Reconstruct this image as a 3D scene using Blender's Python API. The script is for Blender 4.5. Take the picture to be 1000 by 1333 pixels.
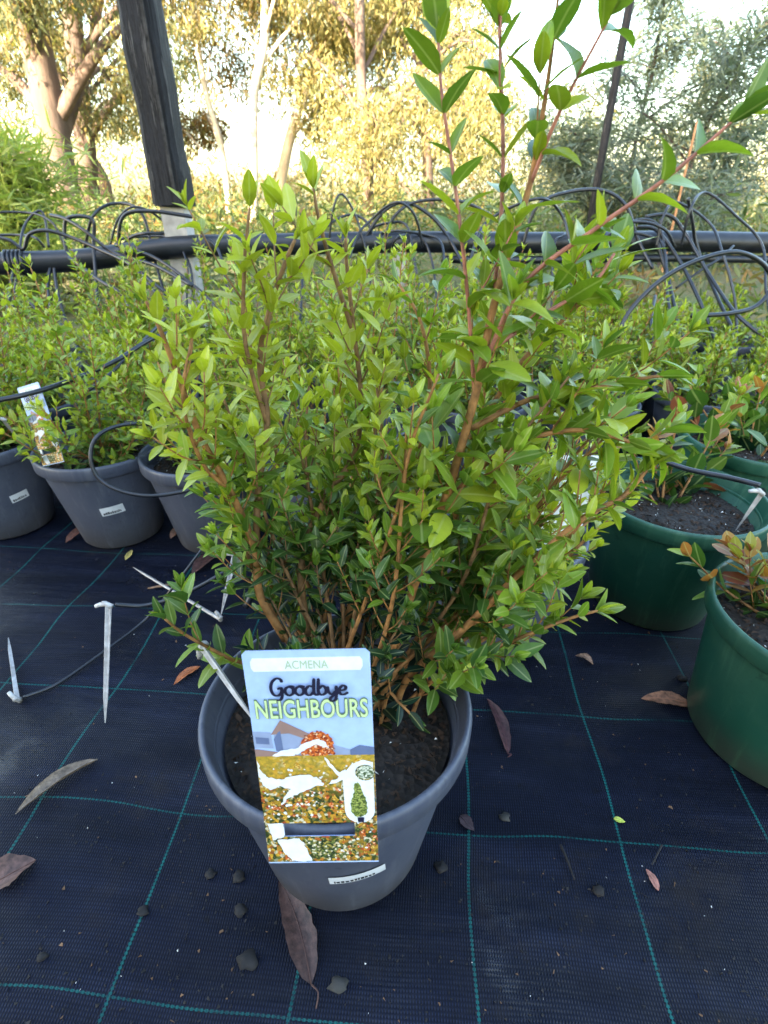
import bpy, bmesh, math, random
import numpy as np
from mathutils import Vector, Matrix, noise

# ---------------------------------------------------------------- camera, world, light
scene = bpy.context.scene
for o in list(bpy.data.objects):
    bpy.data.objects.remove(o)
COL = scene.collection
F, CX, CY, PITCH, H = 685.0, 500.0, 666.5, math.radians(30.8), 0.55
SP, CP = math.sin(PITCH), math.cos(PITCH)
cam_d = bpy.data.cameras.new('camera')
cam = bpy.data.objects.new('camera', cam_d)
COL.objects.link(cam)
cam.location = (0, 0, H)
cam.rotation_euler = (math.radians(90) - PITCH, 0, 0)
cam_d.sensor_fit = 'HORIZONTAL'
cam_d.sensor_width = 36
cam_d.lens = 36 * F / 1000
cam_d.clip_start = 0.02
cam_d.clip_end = 500
cam_d.dof.use_dof = True
cam_d.dof.focus_distance = 0.46
cam_d.dof.aperture_fstop = 15
scene.camera = cam

SUN_EL, SUN_AZ = math.radians(19), math.radians(212)     # azimuth clockwise from +Y: behind the camera, to its left
world = bpy.data.worlds.new('World')
scene.world = world
world.use_nodes = True
wn = world.node_tree
bg = wn.nodes['Background']
sky = wn.nodes.new('ShaderNodeTexSky')
sky.sky_type = 'NISHITA'
sky.sun_disc = False
sky.sun_elevation = SUN_EL
sky.sun_rotation = SUN_AZ
sky.air_density = 1.3
sky.dust_density = 2.5
sky.ozone_density = 1.3
wn.links.new(sky.outputs[0], bg.inputs[0])
bg.inputs[1].default_value = 0.15
sun_d = bpy.data.lights.new('sun', 'SUN')
sun_d.energy = 5.0
sun_d.angle = math.radians(0.5)
sun_d.color = (1.0, 0.84, 0.60)
sun = bpy.data.objects.new('sun', sun_d)
COL.objects.link(sun)
sdir = Vector((math.sin(SUN_AZ) * math.cos(SUN_EL), math.cos(SUN_AZ) * math.cos(SUN_EL), math.sin(SUN_EL)))
sun.rotation_euler = sdir.to_track_quat('Z', 'Y').to_euler()
sun.location = (0, 0, 30)
scene.view_settings.view_transform = 'Standard'
scene.view_settings.look = 'None'
scene.view_settings.gamma = 1
scene.view_settings.exposure = 3.2

# ---------------------------------------------------------------- helpers
def ray(px, py):
    u, d = (px - CX) / F, (py - CY) / F
    return Vector((u, CP - d * SP, -(SP + d * CP)))      # world direction, unit depth along the lens axis

def P(px, py, Y):
    """point on the pixel's ray at ground distance Y"""
    r = ray(px, py)
    return Vector((0, 0, H)) + r * (Y / r.y)

def G(px, py, z=0.0):
    """point where the pixel's ray meets height z"""
    r = ray(px, py)
    return Vector((0, 0, H)) + r * ((z - H) / r.z)

def tag(o, label=None, cat=None, group=None, kind=None):
    if label: o['label'] = label
    if cat: o['category'] = cat
    if group: o['group'] = group
    if kind: o['kind'] = kind
    return o

def link(name, me, parent=None, loc=None, mat=None):
    o = bpy.data.objects.new(name, me)
    COL.objects.link(o)
    if mat is not None:
        me.materials.append(mat)
    if loc is not None: o.location = loc
    if parent is not None: o.parent = parent
    return o

def empty(name, loc=(0, 0, 0)):
    o = bpy.data.objects.new(name, None)
    o.empty_display_size = 0.05
    COL.objects.link(o)
    o.location = loc
    return o

def mesh(name, v, f, smooth=True):
    me = bpy.data.meshes.new(name)
    me.from_pydata([tuple(a) for a in v], [], f)
    if smooth:
        me.polygons.foreach_set('use_smooth', [True] * len(me.polygons))
    me.update()
    return me

def smooth_path(pts, n=6):
    pts = [Vector(p) for p in pts]
    if len(pts) < 3:
        return [pts[0].lerp(pts[-1], i / n) for i in range(n + 1)]
    out = []
    ext = [pts[0] * 2 - pts[1]] + pts + [pts[-1] * 2 - pts[-2]]
    for i in range(1, len(ext) - 2):
        p0, p1, p2, p3 = ext[i - 1:i + 3]
        for k in range(n):
            t = k / n
            out.append(0.5 * ((2 * p1) + (p2 - p0) * t + (2 * p0 - 5 * p1 + 4 * p2 - p3) * t * t + (3 * p1 - p0 - 3 * p2 + p3) * t ** 3))
    out.append(pts[-1])
    return out

class MB:
    def __init__(s): s.v, s.f = [], []
    def add(s, v, f):
        b = len(s.v); s.v += [tuple(a) for a in v]; s.f += [tuple(i + b for i in q) for q in f]
    def tube(s, path, r0, r1=None, seg=6, cap=True):
        if r1 is None: r1 = r0
        n = len(path); b = len(s.v); prev = None
        for i, p in enumerate(path):
            t = (path[min(i + 1, n - 1)] - path[max(i - 1, 0)])
            if t.length < 1e-9: t = Vector((0, 0, 1))
            t.normalize()
            if prev is None:
                a = t.orthogonal().normalized()
            else:
                a = (prev - t * prev.dot(t))
                a = a.normalized() if a.length > 1e-6 else t.orthogonal().normalized()
            prev = a
            c = t.cross(a)
            r = r0 + (r1 - r0) * i / max(1, n - 1) if not callable(r0) else r0(i / max(1, n - 1))
            for k in range(seg):
                w = 2 * math.pi * k / seg
                s.v.append(tuple(p + (a * math.cos(w) + c * math.sin(w)) * r))
        for i in range(n - 1):
            for k in range(seg):
                k2 = (k + 1) % seg
                s.f.append((b + i * seg + k, b + i * seg + k2, b + (i + 1) * seg + k2, b + (i + 1) * seg + k))
        if cap:
            s.f.append(tuple(b + k for k in reversed(range(seg))))
            s.f.append(tuple(b + (n - 1) * seg + k for k in range(seg)))
        return s
    def lathe(s, prof, seg=64):
        b = len(s.v); n = len(prof)
        for (r, z) in prof:
            for k in range(seg):
                w = 2 * math.pi * k / seg
                s.v.append((r * math.cos(w), r * math.sin(w), z))
        for i in range(n - 1):
            for k in range(seg):
                k2 = (k + 1) % seg
                s.f.append((b + i * seg + k, b + i * seg + k2, b + (i + 1) * seg + k2, b + (i + 1) * seg + k))
        return s
    def box(s, lo, hi):
        x0, y0, z0 = lo; x1, y1, z1 = hi
        s.add([(x0, y0, z0), (x1, y0, z0), (x1, y1, z0), (x0, y1, z0), (x0, y0, z1), (x1, y0, z1), (x1, y1, z1), (x0, y1, z1)],
              [(3, 2, 1, 0), (4, 5, 6, 7), (0, 1, 5, 4), (1, 2, 6, 5), (2, 3, 7, 6), (3, 0, 4, 7)])
        return s
    def build(s, name, mat, parent=None, loc=None, smooth=True):
        return link(name, mesh(name, s.v, s.f, smooth), parent, loc, mat)

# ---------------------------------------------------------------- materials
def nodes(name):
    m = bpy.data.materials.new(name); m.use_nodes = True
    nt = m.node_tree
    return m, nt, nt.nodes['Principled BSDF']

def nn(nt, kind, **kw):
    n = nt.nodes.new(kind)
    for k, v in kw.items():
        if k.startswith('i_'):
            n.inputs[k[2:].replace('_', ' ')].default_value = v
        else:
            setattr(n, k, v)
    return n

def mixc(nt, fac, a, b, mode='MIX'):
    m = nt.nodes.new('ShaderNodeMix'); m.data_type = 'RGBA'; m.blend_type = mode
    for idx, x in ((0, fac), (6, a), (7, b)):
        if hasattr(x, 'links') or hasattr(x, 'is_linked'): nt.links.new(x, m.inputs[idx])
        elif idx == 0: m.inputs[0].default_value = x
        else: m.inputs[idx].default_value = (*x, 1) if len(x) == 3 else x
    return m.outputs[2]

def ramp(nt, src, stops):
    r = nt.nodes.new('ShaderNodeValToRGB'); nt.links.new(src, r.inputs[0])
    r.color_ramp.interpolation = 'LINEAR'
    e = r.color_ramp.elements
    while len(e) < len(stops): e.new(0.5)
    for el, (p, c) in zip(e, stops):
        el.position = p; el.color = (*c, 1) if not isinstance(c, (int, float)) else (c, c, c, 1)
    return r.outputs[0]

def coords(nt, out='Object', scale=None, rot=None):
    tc = nt.nodes.new('ShaderNodeTexCoord')
    if scale is None and rot is None: return tc.outputs[out]
    mp = nt.nodes.new('ShaderNodeMapping'); nt.links.new(tc.outputs[out], mp.inputs[0])
    if scale is not None: mp.inputs['Scale'].default_value = scale
    if rot is not None: mp.inputs['Rotation'].default_value = rot
    return mp.outputs[0]

def noise_n(nt, vec, scale, detail=4, rough=0.55):
    n = nn(nt, 'ShaderNodeTexNoise'); nt.links.new(vec, n.inputs['Vector'])
    n.inputs['Scale'].default_value = scale; n.inputs['Detail'].default_value = detail; n.inputs['Roughness'].default_value = rough
    return n.outputs['Fac']

def bump(nt, bsdf, h, strength, dist):
    b = nn(nt, 'ShaderNodeBump'); b.inputs['Strength'].default_value = strength; b.inputs['Distance'].default_value = dist
    nt.links.new(h, b.inputs['Height']); nt.links.new(b.outputs[0], bsdf.inputs['Normal'])
    return b

def plain(name, col, rough=0.5, spec=0.5, var=0.25, scale=30, bstr=0.0, bscale=200, bdist=0.001, col2=None):
    m, nt, b = nodes(name)
    v = coords(nt)
    f = noise_n(nt, v, scale)
    c2 = col2 or tuple(max(0, c * (1 - var * 1.6)) for c in col)
    c1 = tuple(min(1, c * (1 + var)) for c in col) if not col2 else col
    nt.links.new(ramp(nt, f, [(0.3, c2), (0.7, c1)]), b.inputs['Base Color'])
    b.inputs['Roughness'].default_value = rough
    b.inputs['Specular IOR Level'].default_value = spec
    if bstr: bump(nt, b, noise_n(nt, v, bscale, 5), bstr, bdist)
    return m

def leaf_mat(name, src, transl=0.4, rough=0.34, rib=True, spec=0.5):
    m, nt, b = nodes(name)
    out = nt.nodes['Material Output']
    if src == 'OBJ':
        c = nn(nt, 'ShaderNodeObjectInfo').outputs['Color']
    else:
        a = nn(nt, 'ShaderNodeAttribute', attribute_name='tint'); c = a.outputs['Color']
    v = coords(nt, 'Object')
    f = noise_n(nt, v, 4.0 if src == 'OBJ' else 220, 3)
    c = mixc(nt, ramp(nt, f, [(0.3, 0.0), (0.75, 0.35)]), c, mixc(nt, 1.0, c, (0.45, 0.5, 0.4), 'MULTIPLY'))
    if rib:
        uv = nn(nt, 'ShaderNodeUVMap'); sx = nn(nt, 'ShaderNodeSeparateXYZ'); nt.links.new(uv.outputs[0], sx.inputs[0])
        d = nn(nt, 'ShaderNodeMath', operation='SUBTRACT'); nt.links.new(sx.outputs[0], d.inputs[0]); d.inputs[1].default_value = 0.5
        ab = nn(nt, 'ShaderNodeMath', operation='ABSOLUTE'); nt.links.new(d.outputs[0], ab.inputs[0])
        rf = ramp(nt, ab.outputs[0], [(0.02, 0.55), (0.07, 0.0)])
        c = mixc(nt, rf, c, mixc(nt, 0.6, c, (0.55, 0.6, 0.25)))
        # side veins as relief
        ad = nn(nt, 'ShaderNodeMath', operation='MULTIPLY_ADD'); nt.links.new(ab.outputs[0], ad.inputs[0]); ad.inputs[1].default_value = -0.6
        nt.links.new(sx.outputs[1], ad.inputs[2])
        sn = nn(nt, 'ShaderNodeMath', operation='MULTIPLY'); nt.links.new(ad.outputs[0], sn.inputs[0]); sn.inputs[1].default_value = 70
        s2 = nn(nt, 'ShaderNodeMath', operation='SINE'); nt.links.new(sn.outputs[0], s2.inputs[0])
        bump(nt, b, s2.outputs[0], 0.10, 0.0004)
    nt.links.new(c, b.inputs['Base Color'])
    b.inputs['Roughness'].default_value = rough
    b.inputs['Specular IOR Level'].default_value = spec
    tr = nn(nt, 'ShaderNodeBsdfTranslucent')
    nt.links.new(mixc(nt, 1.0, c, (1.0, 1.0, 0.45), 'MULTIPLY'), tr.inputs['Color'])
    mx = nn(nt, 'ShaderNodeMixShader'); mx.inputs[0].default_value = transl
    nt.links.new(b.outputs[0], mx.inputs[1]); nt.links.new(tr.outputs[0], mx.inputs[2])
    nt.links.new(mx.outputs[0], out.inputs['Surface'])
    return m

M = {}
M['leaf_obj'] = leaf_mat('leaf_single', 'OBJ')
M['leaf_att'] = leaf_mat('leaf_mass', 'ATT')
M['leaf_far'] = leaf_mat('leaf_far', 'ATT', transl=0.5, rough=0.5, rib=False)
M['stem'] = plain('stem_bark', (0.33, 0.155, 0.05), 0.6, 0.3, 0.35, 120, 0.3, 400, 0.0008)
M['red_stem'] = plain('young_red_stem', (0.40, 0.15, 0.10), 0.5, 0.4, 0.35, 120)
M['brown_stem'] = plain('brown_stem', (0.22, 0.12, 0.05), 0.7, 0.3, 0.35, 120)
M['tube'] = plain('black_poly_tube', (0.012, 0.014, 0.02), 0.32, 0.55, 0.3, 60)
M['pipe'] = plain('black_poly_pipe', (0.012, 0.014, 0.02), 0.38, 0.5, 0.3, 25, 0.15, 300, 0.0006)
M['stake'] = plain('weathered_white_plastic', (0.62, 0.60, 0.58), 0.5, 0.4, 0.2, 90, col2=(0.30, 0.27, 0.25))
M['white'] = plain('white_plastic', (0.78, 0.79, 0.80), 0.45, 0.4, 0.05, 40)
M['sticker'] = plain('sticker_paper', (0.72, 0.73, 0.74), 0.5, 0.4, 0.08, 60)
M['ink'] = plain('black_ink', (0.02, 0.02, 0.025), 0.6, 0.3, 0.2)
M['pale_timber'] = plain('pale_weathered_timber', (0.42, 0.39, 0.36), 0.8, 0.2, 0.2, 30, 0.3, 200, 0.001)

def pot_mat(name, col, dust, rough, seed):
    m, nt, b = nodes(name)
    v = coords(nt)
    f = noise_n(nt, v, 9, 6, 0.65)
    f2 = noise_n(nt, v, 160, 3)
    c = mixc(nt, ramp(nt, f, [(0.45, 0.0), (0.75, 0.55)]), col, dust)
    c = mixc(nt, ramp(nt, f2, [(0.62, 0.0), (0.75, 0.5)]), c, tuple(x * 0.45 for x in col))
    # mud splash near the foot
    sx = nn(nt, 'ShaderNodeSeparateXYZ'); nt.links.new(v, sx.inputs[0])
    ad = nn(nt, 'ShaderNodeMath', operation='MULTIPLY_ADD'); nt.links.new(f, ad.inputs[0]); ad.inputs[1].default_value = 0.06
    nt.links.new(sx.outputs[2], ad.inputs[2])
    c = mixc(nt, ramp(nt, ad.outputs[0], [(0.042, 0.6), (0.085, 0.0)]), c, (0.05, 0.042, 0.035))
    vs = coords(nt, 'Object', (1, 1, 0.07))
    st = noise_n(nt, vs, 55, 5, 0.7)
    c = mixc(nt, ramp(nt, st, [(0.52, 0.0), (0.68, 0.6)]), c, dust)
    c = mixc(nt, ramp(nt, noise_n(nt, v, 30, 8, 0.8), [(0.60, 0.0), (0.68, 0.6)]), c, tuple(x * 0.5 for x in col))
    nt.links.new(c, b.inputs['Base Color'])
    nt.links.new(ramp(nt, f, [(0.3, rough - 0.08), (0.7, rough + 0.12)]), b.inputs['Roughness'])
    b.inputs['Specular IOR Level'].default_value = 0.45
    bump(nt, b, f2, 0.06, 0.0006)
    return m
M['grey_pot'] = pot_mat('grey_pot_plastic', (0.062, 0.071, 0.102), (0.130, 0.138, 0.165), 0.45, 0)
M['green_pot'] = pot_mat('green_pot_plastic', (0.012, 0.072, 0.046), (0.065, 0.160, 0.095), 0.42, 0)

def soil_mat():
    m, nt, b = nodes('potting_mix')
    v = coords(nt)
    f = noise_n(nt, v, 120, 6, 0.7)
    vo = nn(nt, 'ShaderNodeTexVoronoi'); nt.links.new(v, vo.inputs['Vector']); vo.inputs['Scale'].default_value = 160
    c = ramp(nt, f, [(0.35, (0.008, 0.007, 0.006)), (0.6, (0.028, 0.020, 0.015)), (0.8, (0.06, 0.042, 0.03))])
    nt.links.new(c, b.inputs['Base Color']); b.inputs['Roughness'].default_value = 0.85
    bump(nt, b, vo.outputs['Distance'], 0.8, 0.004)
    return m
M['soil'] = soil_mat()
M['chip_pale'] = plain('perlite', (0.7, 0.68, 0.64), 0.8, 0.2, 0.1)
M['chip_brown'] = plain('bark_chip', (0.050, 0.030, 0.019), 0.8, 0.2, 0.4)
M['crumb'] = plain('soil_crumb', (0.02, 0.018, 0.018), 0.8, 0.3, 0.4)

# ---------------------------------------------------------------- leaves
def leaf_template(w=0.2, fold=0.25, curl=0.12, rich=True, wave=0.0):
    ts = [0, 0.1, 0.28, 0.52, 0.77, 0.92, 1.0] if rich else [0, 0.3, 0.65, 1.0]
    ws = [0.05, 0.48, 0.93, 1.0, 0.68, 0.32, 0.0] if rich else [0.05, 1.0, 0.8, 0.0]
    v, uv = [], []
    for i, (t, a) in enumerate(zip(ts, ws)):
        z = -curl * t * t
        hw = a * w
        wz = wave * math.sin(t * 11)
        v += [(-hw, t, z + hw * fold + wz), (0, t, z), (hw, t, z + hw * fold - wz)]
        uv += [(0.5 - 0.5 * max(a, .02), t), (0.5, t), (0.5 + 0.5 * max(a, .02), t)]
    f = []
    n = len(ts)
    for i in range(n - 1):
        b = 3 * i
        if i == n - 2:
            f += [(b, b + 1, b + 4), (b + 1, b + 2, b + 4)]
        else:
            f += [(b, b + 1, b + 4, b + 3), (b + 1, b + 2, b + 5, b + 4)]
    return np.array(v), f, np.array(uv)

def leaf_mesh(name, tpl, mat):
    v, f, uv = tpl
    me = mesh(name, v, f)
    ul = me.uv_layers.new(name='UVMap')
    li = np.array([i for q in f for i in q])
    ul.data.foreach_set('uv', uv[li].astype(np.float32).ravel())
    me.materials.append(mat)
    return me

def mass_mesh(name, tpl, leaves, mat):
    """leaves: list of (pos, dir, normal, length, colour) -> one mesh with a tint attribute"""
    tv, tf, tuv = tpl
    n, k = len(leaves), len(tv)
    pos = np.array([l[0] for l in leaves], dtype=float); D = np.array([l[1] for l in leaves], dtype=float)
    N = np.array([l[2] for l in leaves], dtype=float); L = np.array([l[3] for l in leaves], dtype=float)
    C = np.array([l[4] for l in leaves], dtype=float)
    D /= np.linalg.norm(D, axis=1)[:, None] + 1e-9
    X = np.cross(D, N); X /= np.linalg.norm(X, axis=1)[:, None] + 1e-9
    N = np.cross(X, D)
    V = pos[:, None, :] + L[:, None, None] * (tv[None, :, 0:1] * X[:, None, :] + tv[None, :, 1:2] * D[:, None, :] + tv[None, :, 2:3] * N[:, None, :])
    V = V.reshape(-1, 3)
    idx = np.array([i for q in tf for i in q]); sizes = np.array([len(q) for q in tf])
    loops = (idx[None, :] + (np.arange(n) * k)[:, None]).ravel()
    sz = np.tile(sizes, n)
    me = bpy.data.meshes.new(name)
    me.vertices.add(len(V)); me.vertices.foreach_set('co', V.astype(np.float32).ravel())
    me.loops.add(len(loops)); me.loops.foreach_set('vertex_index', loops.astype(np.int32))
    me.polygons.add(len(sz))
    me.polygons.foreach_set('loop_start', np.concatenate([[0], np.cumsum(sz)[:-1]]).astype(np.int32))
    me.polygons.foreach_set('use_smooth', np.ones(len(sz), dtype=bool))
    me.update(calc_edges=True)
    ul = me.uv_layers.new(name='UVMap')
    ul.data.foreach_set('uv', np.tile(tuv[idx], (n, 1)).astype(np.float32).ravel())
    at = me.attributes.new('tint', 'FLOAT_COLOR', 'POINT')
    cc = np.concatenate([np.repeat(C, k, axis=0), np.ones((n * k, 1))], axis=1)
    at.data.foreach_set('color', cc.astype(np.float32).ravel())
    me.materials.append(mat)
    me.validate()
    return me

TPL = [leaf_template(0.20, 0.35, 0.10), leaf_template(0.23, 0.22, 0.18), leaf_template(0.18, 0.5, 0.05, wave=0.008),
       leaf_template(0.21, 0.15, 0.26, wave=0.006), leaf_template(0.25, 0.3, -0.06), leaf_template(0.16, 0.7, 0.35), leaf_template(0.22, -0.12, 0.3, wave=0.012), leaf_template(0.24, 0.45, 0.45, wave=0.01)]
LEAFM = [leaf_mesh('leaf_shape', t, M['leaf_obj']) for t in TPL]
TPLB = [leaf_template(0.27, 0.18, 0.15, wave=0.012), leaf_template(0.24, 0.25, 0.22, wave=0.01), leaf_template(0.30, 0.1, 0.08)]
LEAFB = [leaf_mesh('broad_leaf_shape', t, M['leaf_obj']) for t in TPLB]
TPL_LO = leaf_template(0.21, 0.3, 0.12, rich=False)

def lerp3(a, b, t): return tuple(x + (y - x) * t for x, y in zip(a, b))
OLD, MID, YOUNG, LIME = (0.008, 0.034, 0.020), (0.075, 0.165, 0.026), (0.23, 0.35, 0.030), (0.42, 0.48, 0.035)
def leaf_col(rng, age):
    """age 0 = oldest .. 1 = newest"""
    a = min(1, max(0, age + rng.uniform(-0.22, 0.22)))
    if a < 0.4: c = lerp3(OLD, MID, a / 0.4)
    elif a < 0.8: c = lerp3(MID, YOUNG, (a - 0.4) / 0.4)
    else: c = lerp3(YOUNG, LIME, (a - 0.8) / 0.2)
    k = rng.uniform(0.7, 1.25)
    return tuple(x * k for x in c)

def add_leaf(rng, leaves, p, T, az, ang, L, col, droop=0.0):
    U = T.orthogonal().normalized(); V = T.cross(U)
    R = U * math.cos(az) + V * math.sin(az)
    D = T * math.cos(ang) + R * math.sin(ang)
    D = (D + Vector((0, 0, -droop)) + Vector((rng.uniform(-.12, .12), rng.uniform(-.12, .12), rng.uniform(-.1, .1)))).normalized()
    Nn = T * 0.8 + Vector((rng.uniform(-.3, .3), rng.uniform(-.3, .3), 0.4)) - R * 0.2
    Nn = Nn - D * Nn.dot(D)
    if Nn.length < 1e-3: Nn = D.orthogonal()
    leaves.append((tuple(p), tuple(D), tuple(Nn.normalized()), L, col))

def leafy_path(rng, path, leaves, L, gap, age0, age1, start=0.0, ang=(0.9, 0.5), tip=True, twigs=None, twp=0.5, twl=(0.03, 0.07), r_tw=0.0007, keep=1.0):
    """opposite leaf pairs along a path; twigs collects side shoots"""
    n = len(path); seglen = [(path[i + 1] - path[i]).length for i in range(n - 1)]
    tot = sum(seglen)
    s = start * tot; az = rng.uniform(0, 6.28)
    acc = 0; i = 0
    while s < tot:
        while i < n - 1 and acc + seglen[i] < s:
            acc += seglen[i]; i += 1
        if i >= n - 1: break
        p = path[i].lerp(path[i + 1], (s - acc) / max(1e-9, seglen[i]))
        T = (path[i + 1] - path[max(0, i - 1)]).normalized()
        q = s / tot
        az += math.pi / 2 + rng.uniform(-.3, .3)
        a = ang[0] + (ang[1] - ang[0]) * q
        for side in (0, math.pi):
            if rng.random() < keep:
                l = L * rng.uniform(0.55, 1.2) * (1.0 if q < 0.8 else 1.0 - (q - 0.8) * 1.2)
                add_leaf(rng, leaves, p, T, az + side, a + rng.uniform(-.2, .25), l, leaf_col(rng, age0 + (age1 - age0) * q), 0.08)
            if twigs is not None and q < 0.88 and rng.random() < twp:
                U = T.orthogonal().normalized(); V = T.cross(U)
                w = az + side + rng.uniform(-.4, .4)
                D = (T * rng.uniform(0.7, 1.1) + (U * math.cos(w) + V * math.sin(w)) * 0.8 + Vector((0, 0, 0.25))).normalized()
                ln = rng.uniform(*twl) * (1.1 - 0.5 * q)
                tp = smooth_path([p, p + D * ln * 0.5, p + D * ln + Vector((rng.uniform(-.1, .1), rng.uniform(-.1, .1), 0.25)) * ln], 3)
                twigs.append((tp, r_tw, r_tw * 0.6))
                leafy_path(rng, tp, leaves, L * 0.85, gap * 0.72, age0 + (age1 - age0) * q, min(1, age1 + 0.12), 0.3, ang, True, keep=keep)
        s += gap * rng.uniform(0.75, 1.25)
    if tip:
        T = (path[-1] - path[-2]).normalized()
        az = rng.uniform(0, 6.28)
        for side in (0, math.pi):
            add_leaf(rng, leaves, path[-1], T, az + side, rng.uniform(0.25, 0.5), L * rng.uniform(0.6, 0.9), leaf_col(rng, age1 + 0.1))
            add_leaf(rng, leaves, path[-1], T, az + side + 1.57, rng.uniform(0.1, 0.3), L * rng.uniform(0.35, 0.55), leaf_col(rng, age1 + 0.2))

def leaf_objects(rng, parent, base, leaves, shapes):
    for (p, D, N, L, c) in leaves:
        D = Vector(D).normalized(); X = D.cross(Vector(N)).normalized(); Z = X.cross(D)
        o = bpy.data.objects.new('leaf', rng.choice(shapes))
        COL.objects.link(o)
        o.parent = parent
        w = L * rng.uniform(0.9, 1.15)
        m = Matrix(((X.x * w, D.x * L, Z.x * L, p[0] - base[0]), (X.y * w, D.y * L, Z.y * L, p[1] - base[1]),
                    (X.z * w, D.z * L, Z.z * L, p[2] - base[2]), (0, 0, 0, 1)))
        o.matrix_basis = m
        o.color = (*c, 1)

CAMP = Vector((0, 0, H))
def depth(p):
    d = Vector(p) - CAMP
    return d.y * CP - d.z * SP

# ================================================================ SETTING
def ground_mat():
    m, nt, b = nodes('grass_and_litter')
    v = coords(nt)
    f = noise_n(nt, v, 1.3, 6, 0.6); g = noise_n(nt, v, 26, 5, 0.7)
    c = mixc(nt, ramp(nt, f, [(0.42, 0.0), (0.6, 1.0)]), (0.11, 0.10, 0.035), (0.06, 0.10, 0.02))
    c = mixc(nt, ramp(nt, g, [(0.5, 0.0), (0.68, 0.8)]), c, (0.24, 0.13, 0.055))
    nt.links.new(c, b.inputs['Base Color']); b.inputs['Roughness'].default_value = 0.9
    bump(nt, b, g, 0.7, 0.04)
    return m
def ground_z(x, y):
    d = math.hypot(x, y - 1)
    return -0.03 + max(0, d - 3.2) * 0.0 + 0.05 * noise.noise((x * 0.35, y * 0.35, 1.0)) * min(1, max(0, d - 3) / 3)
mb = MB()
ring = [0.0, 0.8, 1.6, 2.4, 3.2, 4, 5, 6, 7, 8, 9.5, 11, 13, 16, 20, 26, 34, 50, 80, 140, 240]
SEG = 72
for r in ring:
    for k in range(SEG):
        a = 2 * math.pi * k / SEG
        x, y = r * math.cos(a), 1 + r * math.sin(a)
        mb.v.append((x, y, ground_z(x, y)))
for i in range(len(ring) - 1):
    for k in range(SEG):
        k2 = (k + 1) % SEG
        mb.f.append((i * SEG + k, (i + 1) * SEG + k, (i + 1) * SEG + k2, i * SEG + k2))
tag(mb.build('ground', ground_mat()), 'grassy ground with leaf litter beyond the weed mat', kind='structure')

# weed mat ------------------------------------------------------------
GRID_YAW = math.radians(-4.2)
GRID_P = G(611, 1083)
def mat_z(x, y):
    return 0.0035 * noise.noise((x * 3.0, y * 11.0, 3.3)) + 0.0022 * noise.noise((x * 11, y * 16, 7.7)) - 0.001

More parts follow.
